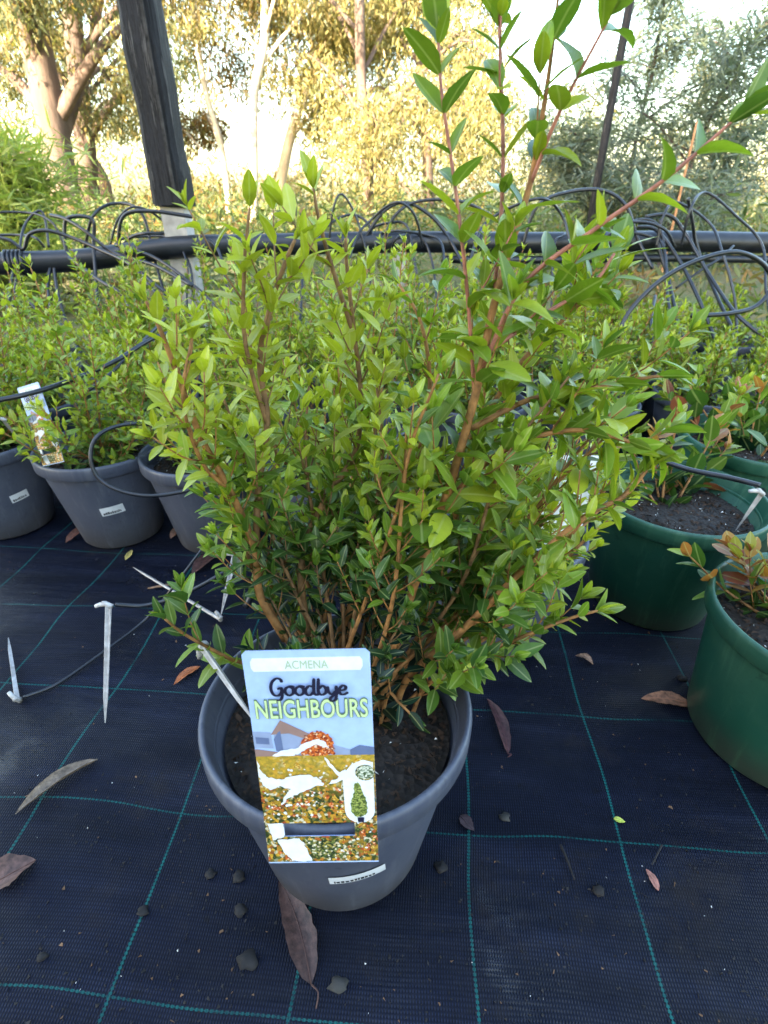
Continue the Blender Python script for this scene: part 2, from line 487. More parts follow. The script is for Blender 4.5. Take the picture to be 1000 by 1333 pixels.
def weed_mat_material():
    m, nt, b = nodes('woven_weed_mat')
    tc = nt.nodes.new('ShaderNodeTexCoord')
    mp = nt.nodes.new('ShaderNodeMapping'); mp.vector_type = 'TEXTURE'
    nt.links.new(tc.outputs['Object'], mp.inputs[0])
    mp.inputs['Location'].default_value = (GRID_P.x, GRID_P.y, 0)
    mp.inputs['Rotation'].default_value = (0, 0, GRID_YAW)
    raw = mp.outputs[0]
    wob = nn(nt, 'ShaderNodeTexNoise'); nt.links.new(raw, wob.inputs['Vector']); wob.inputs['Scale'].default_value = 5; wob.inputs['Detail'].default_value = 1
    s1 = nn(nt, 'ShaderNodeVectorMath', operation='SUBTRACT'); nt.links.new(wob.outputs['Color'], s1.inputs[0]); s1.inputs[1].default_value = (.5, .5, .5)
    s2 = nn(nt, 'ShaderNodeVectorMath', operation='SCALE'); nt.links.new(s1.outputs[0], s2.inputs[0]); s2.inputs['Scale'].default_value = 0.022
    s3 = nn(nt, 'ShaderNodeVectorMath', operation='ADD'); nt.links.new(raw, s3.inputs[0]); nt.links.new(s2.outputs[0], s3.inputs[1])
    sx = nn(nt, 'ShaderNodeSeparateXYZ'); nt.links.new(s3.outputs[0], sx.inputs[0])
    def math2(op, a, bv):
        n = nn(nt, 'ShaderNodeMath', operation=op)
        for i, x in enumerate((a, bv)):
            if isinstance(x, (int, float)): n.inputs[i].default_value = x
            else: nt.links.new(x, n.inputs[i])
        return n.outputs[0]
    def line(coord, other, hw, dash):
        pp = math2('PINGPONG', math2('ADD', coord, 30.0), 0.075)
        near = math2('LESS_THAN', pp, hw)
        # stitches along the thread
        st = math2('SINE', math2('MULTIPLY', other, dash), 0.0)
        edge = math2('LESS_THAN', pp, hw * 0.45)
        return math2('MULTIPLY', near, math2('MAXIMUM', math2('GREATER_THAN', st, -0.25), math2('MULTIPLY', edge, 0.75)))
    lx = line(sx.outputs[0], sx.outputs[1], 0.0014, 1900)
    ly = line(sx.outputs[1], sx.outputs[0], 0.0010, 1500)
    ly = math2('MULTIPLY', ly, 0.8)
    lines = math2('MAXIMUM', lx, ly)
    fade = noise_n(nt, raw, 22, 3)
    lines = math2('MULTIPLY', lines, ramp(nt, fade, [(0.3, 0.25), (0.55, 0.95)]))
    wx = math2('SINE', math2('MULTIPLY', sx.outputs[0], 2 * math.pi / 0.0024), 0.0)
    wy = math2('SINE', math2('MULTIPLY', sx.outputs[1], 2 * math.pi / 0.0032), 0.0)
    weave = math2('ADD', math2('MULTIPLY', wx, 0.6), math2('MULTIPLY', math2('MULTIPLY', wx, wy), 0.5))
    # dust, damp patches, and bands painted as wrinkle light and shade
    strm = nn(nt, 'ShaderNodeMapping'); nt.links.new(raw, strm.inputs[0]); strm.inputs['Scale'].default_value = (2.2, 14, 1)
    band = noise_n(nt, strm.outputs[0], 1.6, 5, 0.6)
    mot = noise_n(nt, raw, 14, 6, 0.7)
    c = ramp(nt, band, [(0.3, (0.004, 0.006, 0.014)), (0.55, (0.009, 0.013, 0.032)), (0.75, (0.028, 0.036, 0.074))])
    c = mixc(nt, ramp(nt, mot, [(0.5, 0.0), (0.8, 0.5)]), c, (0.020, 0.024, 0.046))
    c = mixc(nt, ramp(nt, noise_n(nt, raw, 60, 4, 0.7), [(0.6, 0.0), (0.72, 0.75)]), c, (0.008, 0.008, 0.010))
    c = mixc(nt, ramp(nt, weave, [(0.0, 0.75), (0.55, 0.0)]), c, (0.002, 0.0025, 0.005))  # shade of the weave troughs painted into the colour
    c = mixc(nt, lines, c, (0.008, 0.10, 0.095))
    nt.links.new(c, b.inputs['Base Color'])
    # damp blotches shine, dry dust does not
    damp = noise_n(nt, raw, 4.5, 5, 0.6)
    nt.links.new(ramp(nt, damp, [(0.40, 0.60), (0.55, 0.48), (0.66, 0.24)]), b.inputs['Roughness'])
    sp = ramp(nt, damp, [(0.45, 0.10), (0.62, 0.15), (0.72, 0.5)])
    nt.links.new(sp, b.inputs['Specular IOR Level'])
    dirt = noise_n(nt, raw, 7, 8, 0.75)
    c = mixc(nt, ramp(nt, dirt, [(0.54, 0.0), (0.66, 0.5)]), c, (0.016, 0.013, 0.012))
    nt.links.new(c, b.inputs['Base Color'])
    b.inputs['Specular IOR Level'].default_value = 0.3
    hsum = math2('ADD', math2('MULTIPLY', weave, 0.5), math2('MULTIPLY', lines, 0.8))
    b1 = nn(nt, 'ShaderNodeBump'); b1.inputs['Strength'].default_value = 0.8; b1.inputs['Distance'].default_value = 0.0009
    nt.links.new(hsum, b1.inputs['Height'])
    b2 = nn(nt, 'ShaderNodeBump'); b2.inputs['Strength'].default_value = 0.6; b2.inputs['Distance'].default_value = 0.008
    nt.links.new(band, b2.inputs['Height']); nt.links.new(b1.outputs[0], b2.inputs['Normal'])
    nt.links.new(b2.outputs[0], b.inputs['Normal'])
    return m
mb = MB()
nx, ny = 180, 160
X0, X1, Y0, Y1 = -2.0, 2.0, -0.5, 2.3
for j in range(ny + 1):
    for i in range(nx + 1):
        x = X0 + (X1 - X0) * i / nx; y = Y0 + (Y1 - Y0) * j / ny
        mb.v.append((x, y, mat_z(x, y)))
for j in range(ny):
    for i in range(nx):
        a = j * (nx + 1) + i
        mb.f.append((a, a + 1, a + nx + 2, a + nx + 1))
tag(mb.build('weed_mat', weed_mat_material()), 'black woven weed mat with teal grid threads under the pots', kind='structure')

# added unseen shed behind the photographer: it is what puts the pots in the shade
wallm = plain('sunshade_cladding', (0.42, 0.43, 0.42), 0.6, 0.4, 0.1, 3)
sunshade = empty('added_sunshade', (-3.0, -3.2, -0.03))
tag(sunshade, 'added unseen grey corrugated shed behind the photographer', 'sunshade')
mb = MB()
nseg = 110
for i in range(nseg + 1):
    x = -3.7 + 7.4 * i / nseg; y = 0.012 * math.sin(i * 1.3)
    mb.v += [(x, y, 0), (x, y, 4.8)]
for i in range(nseg): mb.f.append((2 * i, 2 * i + 2, 2 * i + 3, 2 * i + 1))
mb.build('wall', wallm, sunshade)
mb = MB(); mb.add([(-3.9, 0.25, 4.78), (3.9, 0.25, 4.78), (3.9, -3.5, 5.5), (-3.9, -3.5, 5.5), (-3.9, 0.25, 4.82), (3.9, 0.25, 4.82), (3.9, -3.5, 5.54), (-3.9, -3.5, 5.54)],
                  [(3, 2, 1, 0), (4, 5, 6, 7), (0, 1, 5, 4), (1, 2, 6, 5), (2, 3, 7, 6), (3, 0, 4, 7)])
mb.build('roof', wallm, sunshade, smooth=False)

# ================================================================ TREES
TREE_LEAF = leaf_template(0.11, 0.2, 0.15, rich=False)
def clump(rng, n, c, rad, length, cols, droop=1.0, flat=0.7):
    out = []
    for _ in range(n):
        while True:
            q = Vector((rng.uniform(-1, 1), rng.uniform(-1, 1), rng.uniform(-1, 1)))
            if q.length < 1: break
        p = Vector(c) + Vector((q.x * rad, q.y * rad, q.z * rad * flat))
        D = Vector((rng.gauss(0, .6), rng.gauss(0, .6), -droop + rng.gauss(0, .45)))
        N = Vector((rng.gauss(0, 1), rng.gauss(0, 1), rng.gauss(0, .7)))
        col = rng.choice(cols); k = rng.uniform(0.7, 1.3)
        out.append((tuple(p), tuple(D), tuple(N), length * rng.uniform(0.6, 1.2), tuple(x * k for x in col)))
    return out

def bark_mat(name, a, b_, c_):
    m, nt, b = nodes(name)
    v = coords(nt, 'Object', (1, 1, 0.25))
    f = noise_n(nt, v, 5, 6, 0.65)
    nt.links.new(ramp(nt, f, [(0.3, a), (0.5, b_), (0.68, c_)]), b.inputs['Base Color'])
    b.inputs['Roughness'].default_value = 0.85
    bump(nt, b, noise_n(nt, v, 14, 6, 0.7), 0.6, 0.03)
    return m
BARK = bark_mat('pink_gum_bark', (0.06, 0.042, 0.034), (0.11, 0.075, 0.06), (0.17, 0.125, 0.10))
BARKW = bark_mat('white_gum_bark', (0.35, 0.28, 0.2), (0.5, 0.43, 0.34), (0.6, 0.54, 0.45))
BARKD = bark_mat('dark_sapling_bark', (0.03, 0.025, 0.025), (0.06, 0.045, 0.04), (0.10, 0.08, 0.07))

GUM = [(0.28, 0.25, 0.09), (0.32, 0.28, 0.11), (0.18, 0.19, 0.08), (0.33, 0.25, 0.11)]
GUMG = [(0.16, 0.18, 0.085), (0.19, 0.20, 0.10), (0.11, 0.13, 0.06), (0.28, 0.22, 0.08)]
RUST = [(0.26, 0.15, 0.05), (0.2, 0.13, 0.05), (0.13, 0.12, 0.035)]
BLUE = [(0.14, 0.19, 0.17), (0.17, 0.22, 0.19), (0.11, 0.15, 0.14), (0.20, 0.24, 0.17)]

NLF = 1.3
def gum_tree(name, label, px_path, dist, r0, r1, bark, cols, seed, nlimb=7, clumps=3, nleaf=220, crad=0.55, llen=0.095, limb=(0.8, 1.8), tstart=0.35, top=3.5, lean_back=0.0, group=None):
    """trunk follows the px path at its ground distance; limbs and hanging leaf clumps grow from it"""
    rng = random.Random(seed)
    pts = [P(x, y, dist + lean_back * i) for i, (x, y) in enumerate(px_path)]
    base = Vector((pts[0].x, pts[0].y, ground_z(pts[0].x, pts[0].y) - 0.05))
    pts = [base] + [p for p in pts if p.z > base.z + 0.1]
    d = (pts[-1] - pts[-2]).normalized()
    pts.append(pts[-1] + d * top * 0.5 + Vector((rng.uniform(-.1, .1), 0, 0)))
    pts.append(pts[-1] + d * top * 0.5 + Vector((rng.uniform(-.2, .2), rng.uniform(-.2, .2), 0)))
    t = empty(name, base)
    tag(t, label, 'tree', group)
    path = [p - base for p in smooth_path(pts, 6)]
    mb = MB(); mb.tube(path, r0, r1, 10); mb.build('trunk', bark, t)
    leaves = []
    n = len(path)
    for k in range(nlimb):
        q = tstart + (1 - tstart) * (k + rng.random()) / nlimb
        i = min(n - 2, int(q * (n - 1)))
        p = path[i]; rad = (r0 + (r1 - r0) * q) * 0.5
        w = rng.uniform(0, 6.28); L = rng.uniform(*limb)
        o = Vector((math.cos(w), math.sin(w) * 0.8, 0))
        lp = smooth_path([p, p + o * L * 0.45 + Vector((0, 0, L * 0.4)), p + o * L * 0.8 + Vector((0, 0, L * 0.6)), p + o * L + Vector((0, 0, L * 0.5))], 4)
        mb = MB(); mb.tube(lp, max(0.012, rad), 0.008, 6)
        for c in range(clumps):
            a = lp[rng.randrange(len(lp) // 2, len(lp))]
            e = a + Vector((rng.gauss(0, .35), rng.gauss(0, .35), rng.uniform(-.5, .3))) * L * 0.5
            mb.tube(smooth_path([a, a.lerp(e, .5) + Vector((0, 0, .08)), e], 3), 0.009, 0.004, 4)
            leaves += clump(rng, int(nleaf * NLF), e + Vector((0, 0, -crad * 0.3)), crad * rng.uniform(0.6, 1.15), llen, cols)
        mb.build('limb', bark, t)
    if leaves:
        tag(link('crown', mass_mesh('crown', TREE_LEAF, leaves, M['leaf_far']), t), kind='stuff')
    return t

# low undergrowth that closes the view under the trees
G1 = 'gum trees beyond the irrigation pipe'
gum_tree('gum_tree', 'thick pinkish-barked gum trunk leaning left, the broadest of the wood', [(92, 290), (82, 240), (66, 150), (48, 60), (36, 0)], 8.0, 0.21, 0.14, BARK, GUMG, 11, 12, 4, 260, 0.5, tstart=0.25, group=G1)
gum_tree('gum_tree', 'slim brown gum trunk just beside the broad pinkish trunk', [(120, 290), (112, 200), (103, 110), (92, 0)], 9.5, 0.17, 0.1, BARK, GUM, 12, 8, 3, 240, 0.5, group=G1)
gum_tree('gum_tree', 'forked dark gum with crooked low branches beside the black post', [(140, 290), (136, 240), (110, 190), (105, 130), (120, 60), (128, 0)], 11.5, 0.13, 0.06, BARK, GUMG, 13, 9, 4, 240, 0.6, group=G1)
gum_tree('gum_tree', 'pale white-limbed gum, its bare limbs fanning upward', [(330, 290), (330, 200), (331, 120), (343, 60), (345, 0)], 9.0, 0.075, 0.04, BARKW, GUM, 14, 10, 3, 200, 0.45, tstart=0.45, group=G1)
gum_tree('gum_tree', 'pale leaning gum trunk that tilts right over bright sky gap', [(355, 300), (365, 240), (380, 170), (402, 110), (430, 40), (445, 0)], 10.5, 0.10, 0.05, BARKW, GUM, 15, 9, 4, 260, 0.5, group=G1)
gum_tree('gum_tree', 'thin gum sapling with rusty foliage left of the leaning pale trunk', [(300, 295), (290, 200), (268, 120), (255, 40), (250, 0)], 9.5, 0.05, 0.03, BARKW, RUST, 16, 9, 4, 220, 0.45, tstart=0.2, group=G1)
gum_tree('gum_tree', 'yellow sunlit gum with dense hanging foliage behind the tall shrub stems', [(480, 290), (478, 200), (470, 100), (468, 0)], 9.0, 0.09, 0.05, BARK, GUM, 17, 13, 5, 300, 0.6, tstart=0.22, group=G1)
gum_tree('gum_tree', 'bright yellow-green gum with weeping leaves reaching over white sky', [(560, 290), (556, 200), (548, 100), (545, 0)], 10.5, 0.10, 0.05, BARK, GUM, 18, 12, 5, 300, 0.65, tstart=0.2, group=G1)
gum_tree('gum_tree', 'grey-green gum at the edge of the wood, darkest foliage', [(10, 290), (-15, 150), (-30, 0)], 10.0, 0.14, 0.09, BARK, GUMG, 19, 10, 4, 260, 0.6, tstart=0.15, group=G1)

def feathery(name, label, px_path, dist, r0, cols, seed, n=14, nleaf=260, group=None, spread=0.9, tstart=0.08, top=0.8):
    rng = random.Random(seed)
    pts = [P(x, y, dist) for x, y in px_path]
    base = Vector((pts[0].x, pts[0].y, ground_z(pts[0].x, pts[0].y) - 0.03))
    pts = [base] + [p for p in pts if p.z > base.z + 0.1]
    d = (pts[-1] - pts[-2]).normalized(); pts.append(pts[-1] + d * top)
    t = empty(name, base); tag(t, label, 'tree', group)
    path = [p - base for p in smooth_path(pts, 6)]
    mb = MB(); mb.tube(path, r0, r0 * 0.35, 7); mb.build('trunk', BARKD, t)
    leaves = []
    for k in range(n):
        q = tstart + (1 - tstart) * (k + rng.random()) / n
        p = path[min(len(path) - 1, int(q * (len(path) - 1)))]
        w = rng.uniform(0, 6.28); L = spread * rng.uniform(0.5, 1.0) * (1.15 - 0.75 * q)
        e = p + Vector((math.cos(w) * L, math.sin(w) * L, L * rng.uniform(-0.05, 0.5)))
        lp = smooth_path([p, p.lerp(e, .5) + Vector((0, 0, 0.1 * L)), e], 5)
        MB().tube(lp, 0.010, 0.003, 4).build('limb', BARKD, t)
        for _ in range(nleaf):
            a = rng.choice(lp)
            c = rng.choice(cols); kk = rng.uniform(.7, 1.3)
            D = (e - p).normalized() * 0.6 + Vector((rng.gauss(0, .6), rng.gauss(0, .6), rng.gauss(-.1, .5)))
            leaves.append((tuple(a + Vector((rng.gauss(0, .09), rng.gauss(0, .09), rng.gauss(0, .08)))), tuple(D), (rng.gauss(0, 1), rng.gauss(0, 1), 1), rng.uniform(.06, .14), tuple(x * kk for x in c)))
    tag(link('crown', mass_mesh('crown', leaf_template(0.05, 0.1, 0.1, rich=False), leaves, M['leaf_far']), t), kind='stuff')
    return t
G2 = 'feathery saplings beyond the pipe'
feathery('wattle_tree', 'thin dark sapling with blue-grey feathery foliage beside the slender dark post', [(818, 288), (825, 200), (850, 90), (866, 0)], 5.6, 0.022, BLUE, 31, 22, 420, G2, 1.15)
feathery('wattle_tree', 'leaning dark sapling with blue-grey plumes tilting towards open sky', [(872, 292), (905, 200), (945, 110), (985, 50)], 5.0, 0.022, BLUE, 32, 20, 420, G2, 1.1)
feathery('wattle_tree', 'low blue-grey feathery bush behind the pipe under the saplings', [(770, 292), (765, 250), (760, 215)], 5.4, 0.02, BLUE, 33, 16, 300, G2, 0.75, 0.0, 0.25)
feathery('wattle_tree', 'broad blue-grey feathery bush at the foot of the leaning sapling', [(930, 292), (935, 250), (950, 205)], 5.8, 0.02, BLUE, 34, 18, 320, G2, 0.9, 0.0, 0.3)
feathery('wattle_tree', 'yellow-lit feathery wattle in the gap between post and saplings', [(735, 285), (740, 220), (760, 170)], 8.5, 0.03, [(0.2, 0.17, 0.05), (0.16, 0.16, 0.05)], 35, 16, 260, G2, 1.1, 0.0, 0.5)
feathery('wattle_tree', 'yellow-lit feathery wattle far behind the leaning sapling', [(930, 280), (925, 200), (920, 140)], 10.5, 0.03, [(0.2, 0.17, 0.05), (0.16, 0.16, 0.06)], 36, 18, 280, G2, 1.5, 0.0, 0.5)
LGREEN = [(0.34, 0.42, 0.09), (0.26, 0.36, 0.08), (0.40, 0.45, 0.13)]
feathery('wattle_tree', 'light green drooping feathery bush behind the pipe under the broad trunk', [(20, 330), (18, 290), (10, 245)], 3.2, 0.02, LGREEN, 37, 20, 300, None, 0.62, 0.0, 0.1)

# far wood, one uncountable mass
rng = random.Random(77)
lv = []
def wood(x0, x1, y0, y1, d0, d1, n, cols, rad=0.9, nl=180):
    for _ in range(n):
        c = P(rng.uniform(x0, x1), rng.uniform(y0, y1), rng.uniform(d0, d1))
        c.z = max(c.z, 0.3)
        lv.extend(clump(rng, nl, c, rad * rng.uniform(.5, 1.2), 0.16, cols, 0.8, 0.8))
wood(-250, 270, -160, 270, 13, 24, 200, GUM + GUMG)
wood(240, 430, -160, 150, 14, 24, 55, GUM + RUST)
wood(400, 660, -140, 270, 13, 22, 110, GUM)
wood(620, 720, 120, 270, 15, 24, 26, GUM)
wood(700, 1250, 150, 275, 14, 24, 70, GUM + BLUE)
wood(230, 420, 230, 280, 15, 22, 20, RUST + GUM)
lv2 = []
SCRUB = [(0.10, 0.15, 0.045), (0.14, 0.18, 0.05), (0.07, 0.11, 0.04)]
for _ in range(560):
    x = rng.uniform(-9, 9); y = 2.4 + 10 * rng.random() ** 1.4
    if abs(x) > y * 0.95 + 0.6: continue
    hh = rng.uniform(0.12, 0.34) * (1 + 0.10 * y)
    cols = rng.choice((SCRUB, SCRUB, SCRUB, GUMG, RUST))
    lv2 += clump(rng, 130, (x, y, hh * 0.55), hh * rng.uniform(.7, 1.3), 0.05 + 0.007 * y, cols, -0.3, 0.75)
tag(link('undergrowth', mass_mesh('undergrowth', TREE_LEAF, lv2, M['leaf_far'])), 'mixed low undergrowth between the pipe and the trees', 'undergrowth', kind='stuff')
tag(link('woodland', mass_mesh('woodland', TREE_LEAF, lv, M['leaf_far'])), 'far sunlit eucalypt woodland behind the nursery', 'woodland', kind='stuff')
mb = MB()

# ================================================================ POSTS AND PIPE
def post_mat():
    m, nt, b = nodes('black_weathered_post')
    v = coords(nt, 'Object', (1, 1, 0.05))
    f = noise_n(nt, v, 75, 8, 0.75)
    nt.links.new(ramp(nt, f, [(0.38, (0.004, 0.004, 0.005)), (0.5, (0.022, 0.022, 0.026)), (0.56, (0.005, 0.005, 0.006)), (0.66, (0.11, 0.105, 0.105))]), b.inputs['Base Color'])
    b.inputs['Roughness'].default_value = 0.7
    b.inputs['Specular IOR Level'].default_value = 0.2
    bump(nt, b, f, 0.7, 0.006)
    return m
YP = 1.75
pb = P(228, 268, YP); pt = P(180, 0, YP)
post = empty('timber_post', (pb.x, YP, 0)); tag(post, 'black-sleeved timber post with pale bare foot rising from the pipe', 'post')
w = 0.046
mb = MB(); mb.box((-w * .72, -w * .72, -0.05), (w * .72, w * .72, pb.z + 0.02)); o = mb.build('foot', M['pale_timber'], post, smooth=False)
mb = MB()
nz = 26
hgt = 2.3
for i in range(nz + 1):
    z = pb.z + (hgt - pb.z) * i / nz
    j = 0.0018 * math.sin(i * 2.3)
    ww = w + 0.002 * math.sin(i * 1.7) + (0.003 if i == 0 else 0)
    c = 0.012
    ring8 = [(-ww + c, -ww), (ww - c, -ww), (ww, -ww + c), (ww, ww - c), (ww - c, ww), (-ww + c, ww), (-ww, ww - c), (-ww, -ww + c)]
    mb.v += [(x + j, y, z + (0.006 * math.sin(k * 2.1) if i == 0 else 0)) for k, (x, y) in enumerate(ring8)]
for i in range(nz):
    for k in range(8):
        k2 = (k + 1) % 8
        mb.f.append((i * 8 + k, i * 8 + k2, (i + 1) * 8 + k2, (i + 1) * 8 + k))
mb.f.append(tuple(range(7, -1, -1))); mb.f.append(tuple(nz * 8 + k for k in range(8)))
mb.build('sleeve', post_mat(), post, smooth=False)
pale_strip = MB(); pale_strip.box((0.018, -w - 0.006, pb.z + 0.03), (0.026, -w - 0.0005, hgt - 0.02))  # thin strip standing in for the pale streak along the post
pale_strip.build('pale_streak', plain('grey_streak', (0.045, 0.043, 0.043), 0.8, 0.2, 0.5, 40), post, smooth=False)

a0 = P(786, 190, 4.6)
post2 = empty('slender_post', (a0.x, 4.6, -0.05)); tag(post2, 'slender dark post standing beyond the pipe against pale sky', 'post')
mb = MB(); mb.tube([Vector((0, 0, 0)), Vector((0, 0, 1)), Vector((0.01, 0, 2)), Vector((0, 0, 3.2))], 0.028, 0.028, 10)
mb.build('shaft', post_mat(), post2)
mb = MB(); mb.tube([Vector((0, 0, 3.2)), Vector((0, 0, 3.24))], 0.034, 0.03, 10); mb.build('cap', M['pipe'], post2)
a1 = P(878, 285, 3.4); a2 = P(905, 170, 3.4)
mb = MB(); mb.tube(smooth_path([a1 + (a1 - a2).normalized() * (a1.z / (a2.z - a1.z) * (a2 - a1).length) * 0.98, a1, a2 + (a2 - a1) * 0.1], 5), 0.008, 0.006, 6)
tag(mb.build('garden_stake', plain('orange_cane', (0.40, 0.20, 0.09), 0.7, 0.3, 0.2)), 'thin orange-brown cane stake leaning beyond the pipe', 'stake')

# header pipe
pp = [P(-160, 352, 1.62), P(0, 343, 1.66), P(110, 338, 1.70), P(230, 322, 1.72), P(330, 319, 1.74), P(520, 315, 1.78), P(700, 316, 1.82), P(860, 314, 1.84), P(1000, 316, 1.86), P(1200, 318, 1.88)]
pipe = empty('irrigation_pipe', (0, 1.75, 0)); tag(pipe, 'thick black irrigation pipe running across behind the potted shrubs', 'pipe')
path = [p - Vector((0, 1.75, 0)) for p in smooth_path(pp, 10)]
mb = MB(); mb.tube(path, 0.030, 0.030, 14); mb.build('pipe_run', M['pipe'], pipe)
def band_at(px, n=5):
    i = min(range(len(path)), key=lambda k: abs(path[k].x - P(px, 335, 1.7).x))
    t = (path[i + 1] - path[i - 1]).normalized()
    mb = MB()
    for k in range(n):
        c = path[i] + t * (k - n / 2) * 0.011
        a = t.orthogonal().normalized(); b_ = t.cross(a)
        lp = [c + (a * math.cos(w * 0.5236) + b_ * math.sin(w * 0.5236)) * 0.033 + t * 0.008 * w / 12 for w in range(13)]
        mb.tube(lp, 0.0035, 0.0035, 6)
    mb.build('coupling_tie', M['tube'], pipe)
band_at(28); band_at(775, 4)
mb = MB()
lower = [p + Vector((0.0, -0.02, -0.046)) for p in path if p.x > 0.15]
mb.tube(lower, 0.011, 0.011, 8); mb.build('lower_line', M['pipe'], pipe)
# trestle blocks that carry the pipe
for px in (-60, 520, 1090):
    i = min(range(len(path)), key=lambda k: abs(path[k].x - P(px, 330, 1.75).x))
    mb = MB(); c = path[i]
    mb.box((c.x - 0.02, c.y - 0.02, -0.05), (c.x + 0.02, c.y + 0.02, c.z - 0.026)); mb.build('support', M['pale_timber'], pipe, smooth=False)

# ================================================================ POTS
def pot_meshes(R, r, h, seed):
    wall = MB()
    # outer skin, foot, inner skin
    wall.lathe([(0.0, 0.006), (r - 0.012, 0.006), (r - 0.01, 0.0), (r - 0.003, 0.0), (r, 0.004), (r + (R - 0.008 - r) * 0.5, h * 0.46), (R - 0.008, h - 0.020), (R - 0.008, h - 0.018),
                (R - 0.011, h - 0.018), (r - 0.002, 0.012)], 72)
    rim = MB()
    rim.lathe([(R - 0.0085, h - 0.024), (R - 0.002, h - 0.023), (R - 0.0005, h - 0.021), (R, h - 0.005), (R - 0.0008, h - 0.0015), (R - 0.003, h), (R - 0.005, h - 0.0005), (R - 0.0062, h - 0.003), (R - 0.012, h - 0.022)], 72)
    return mesh('pot_wall', wall.v, wall.f), mesh('pot_rim', rim.v, rim.f)

def soil_mesh(rad, seed, dome=0.006):
    rng = random.Random(seed); mb = MB(); nr, ns = 16, 48
    mb.v.append((0, 0, dome))
    for i in range(1, nr + 1):
        for k in range(ns):
            w = 2 * math.pi * k / ns; q = i / nr
            x, y = rad * q * math.cos(w), rad * q * math.sin(w)
            z = dome * (1 - q * q) + (0.004 * noise.noise((x * 60, y * 60, seed)) + 0.0025 * noise.noise((x * 180, y * 180, seed + 5)))
            mb.v.append((x, y, z))
    for k in range(ns):
        mb.f.append((0, 1 + k, 1 + (k + 1) % ns))
    for i in range(nr - 1):
        for k in range(ns):
            a = 1 + i * ns; b = 1 + (i + 1) * ns; k2 = (k + 1) % ns
            mb.f.append((a + k, b + k, b + k2, a + k2))
    return mesh('soil', mb.v, mb.f)

def chips(rng, rad, n, z, smin, smax):
    mb = MB()
    for _ in range(n):
        q = math.sqrt(rng.random()) * rad * 0.95; w = rng.uniform(0, 6.28)
        s = rng.uniform(smin, smax)
        c = Vector((q * math.cos(w), q * math.sin(w), z + s * 0.3))
        v = []
        for a in range(4): v.append(c + Vector((rng.gauss(0, 1), rng.gauss(0, 1), rng.gauss(0, .6))).normalized() * s * (1.5 if a == 0 else 0.8))
        mb.add(v, [(0, 1, 2), (0, 2, 3), (0, 3, 1), (1, 3, 2)])
    return mb

POTM = {}
def make_pot(loc, R, r, h, mat, label, group=None, rz=0.0, tilt=(0, 0), soil_drop=0.035, seed=1, detail=True):
    t = empty('plant_pot', loc); tag(t, label, 'plant pot', group)
    t.rotation_euler = (tilt[0], tilt[1], rz)
    key = (R, r, h, mat.name)
    if key not in POTM:
        a, b = pot_meshes(R, r, h, 1); a.materials.append(mat); b.materials.append(mat)
        s = soil_mesh(r + (R - 0.011 - r) * (h - soil_drop) / h - 0.001, 3); s.materials.append(M['soil'])
        POTM[key] = (a, b, s)
    a, b, s = POTM[key]
    link('pot_wall', a, t); link('rim', b, t)
    so = link('potting_mix', s, t, (0, 0, h - soil_drop))
    if detail:
        rg = random.Random(seed); rad = r + (R - 0.011 - r) * (h - soil_drop) / h
        tag(chips(rg, rad, 900, 0.005, 0.001, 0.0042).build('bark_chips', M['chip_brown'], so, smooth=False), kind='stuff')
        tag(chips(rg, rad, 80, 0.008, 0.0008, 0.0019).build('perlite', M['chip_pale'], so, smooth=False), kind='stuff')
    return t

def sticker_on(pot, R, r, h, zc, ang, wd, ht, twist=0.0, marks=True):
    """paper sticker wrapped on the tapered wall"""
    def pt(u, v, off):
        z = zc + v
        rad = r + (R - 0.008 - r) * z / (h - 0.02) + off
        a = ang + u / rad
        return (rad * math.cos(a), rad * math.sin(a), z)
    mb = MB(); n = 8
    ct, st = math.cos(twist), math.sin(twist)
    for j in (0, 1):
        for i in range(n + 1):
            u, v = (i / n - .5) * wd, (j - .5) * ht
            mb.v.append(pt(u * ct - v * st, u * st + v * ct, 0.0007))
    for i in range(n): mb.f.append((i, i + 1, n + 2 + i, n + 1 + i))
    o = mb.build('barcode_sticker', M['sticker'], pot)
    if marks:
        rg = random.Random(int(zc * 1e4)); mb = MB(); u = -wd * 0.42
        while u < wd * 0.30:
            du = rg.uniform(0.0010, 0.0030); g = rg.uniform(.2, .32)
            q = []
            for (a, b) in ((u, -ht * 0.36), (u + du, -ht * 0.36), (u + du, -ht * .36 + ht * g), (u, -ht * .36 + ht * g)):
                q.append(pt(a * ct - b * st, a * st + b * ct, 0.0010))
            mb.add(q, [(0, 1, 2, 3)]); u += du + rg.uniform(0.0005, 0.0012)
        mb.build('printed_code', M['ink'], o)
    return o

def on_mat(p, z=0.0):
    return Vector((p.x, p.y, mat_z(p.x, p.y) + z))

# --- main pot
PR, PB, PH = 0.115, 0.078, 0.182
MP = Vector((-0.040, 0.296, 0.001))
main_pot = make_pot(MP, PR, PB, PH, M['grey_pot'], 'grey plastic pot with the large colour label hooked on its rim', tilt=(math.radians(-3.2), 0), seed=5)
sticker_on(main_pot, PR, PB, PH, 0.083, math.radians(-90 + 12), 0.046, 0.013, 0.09)

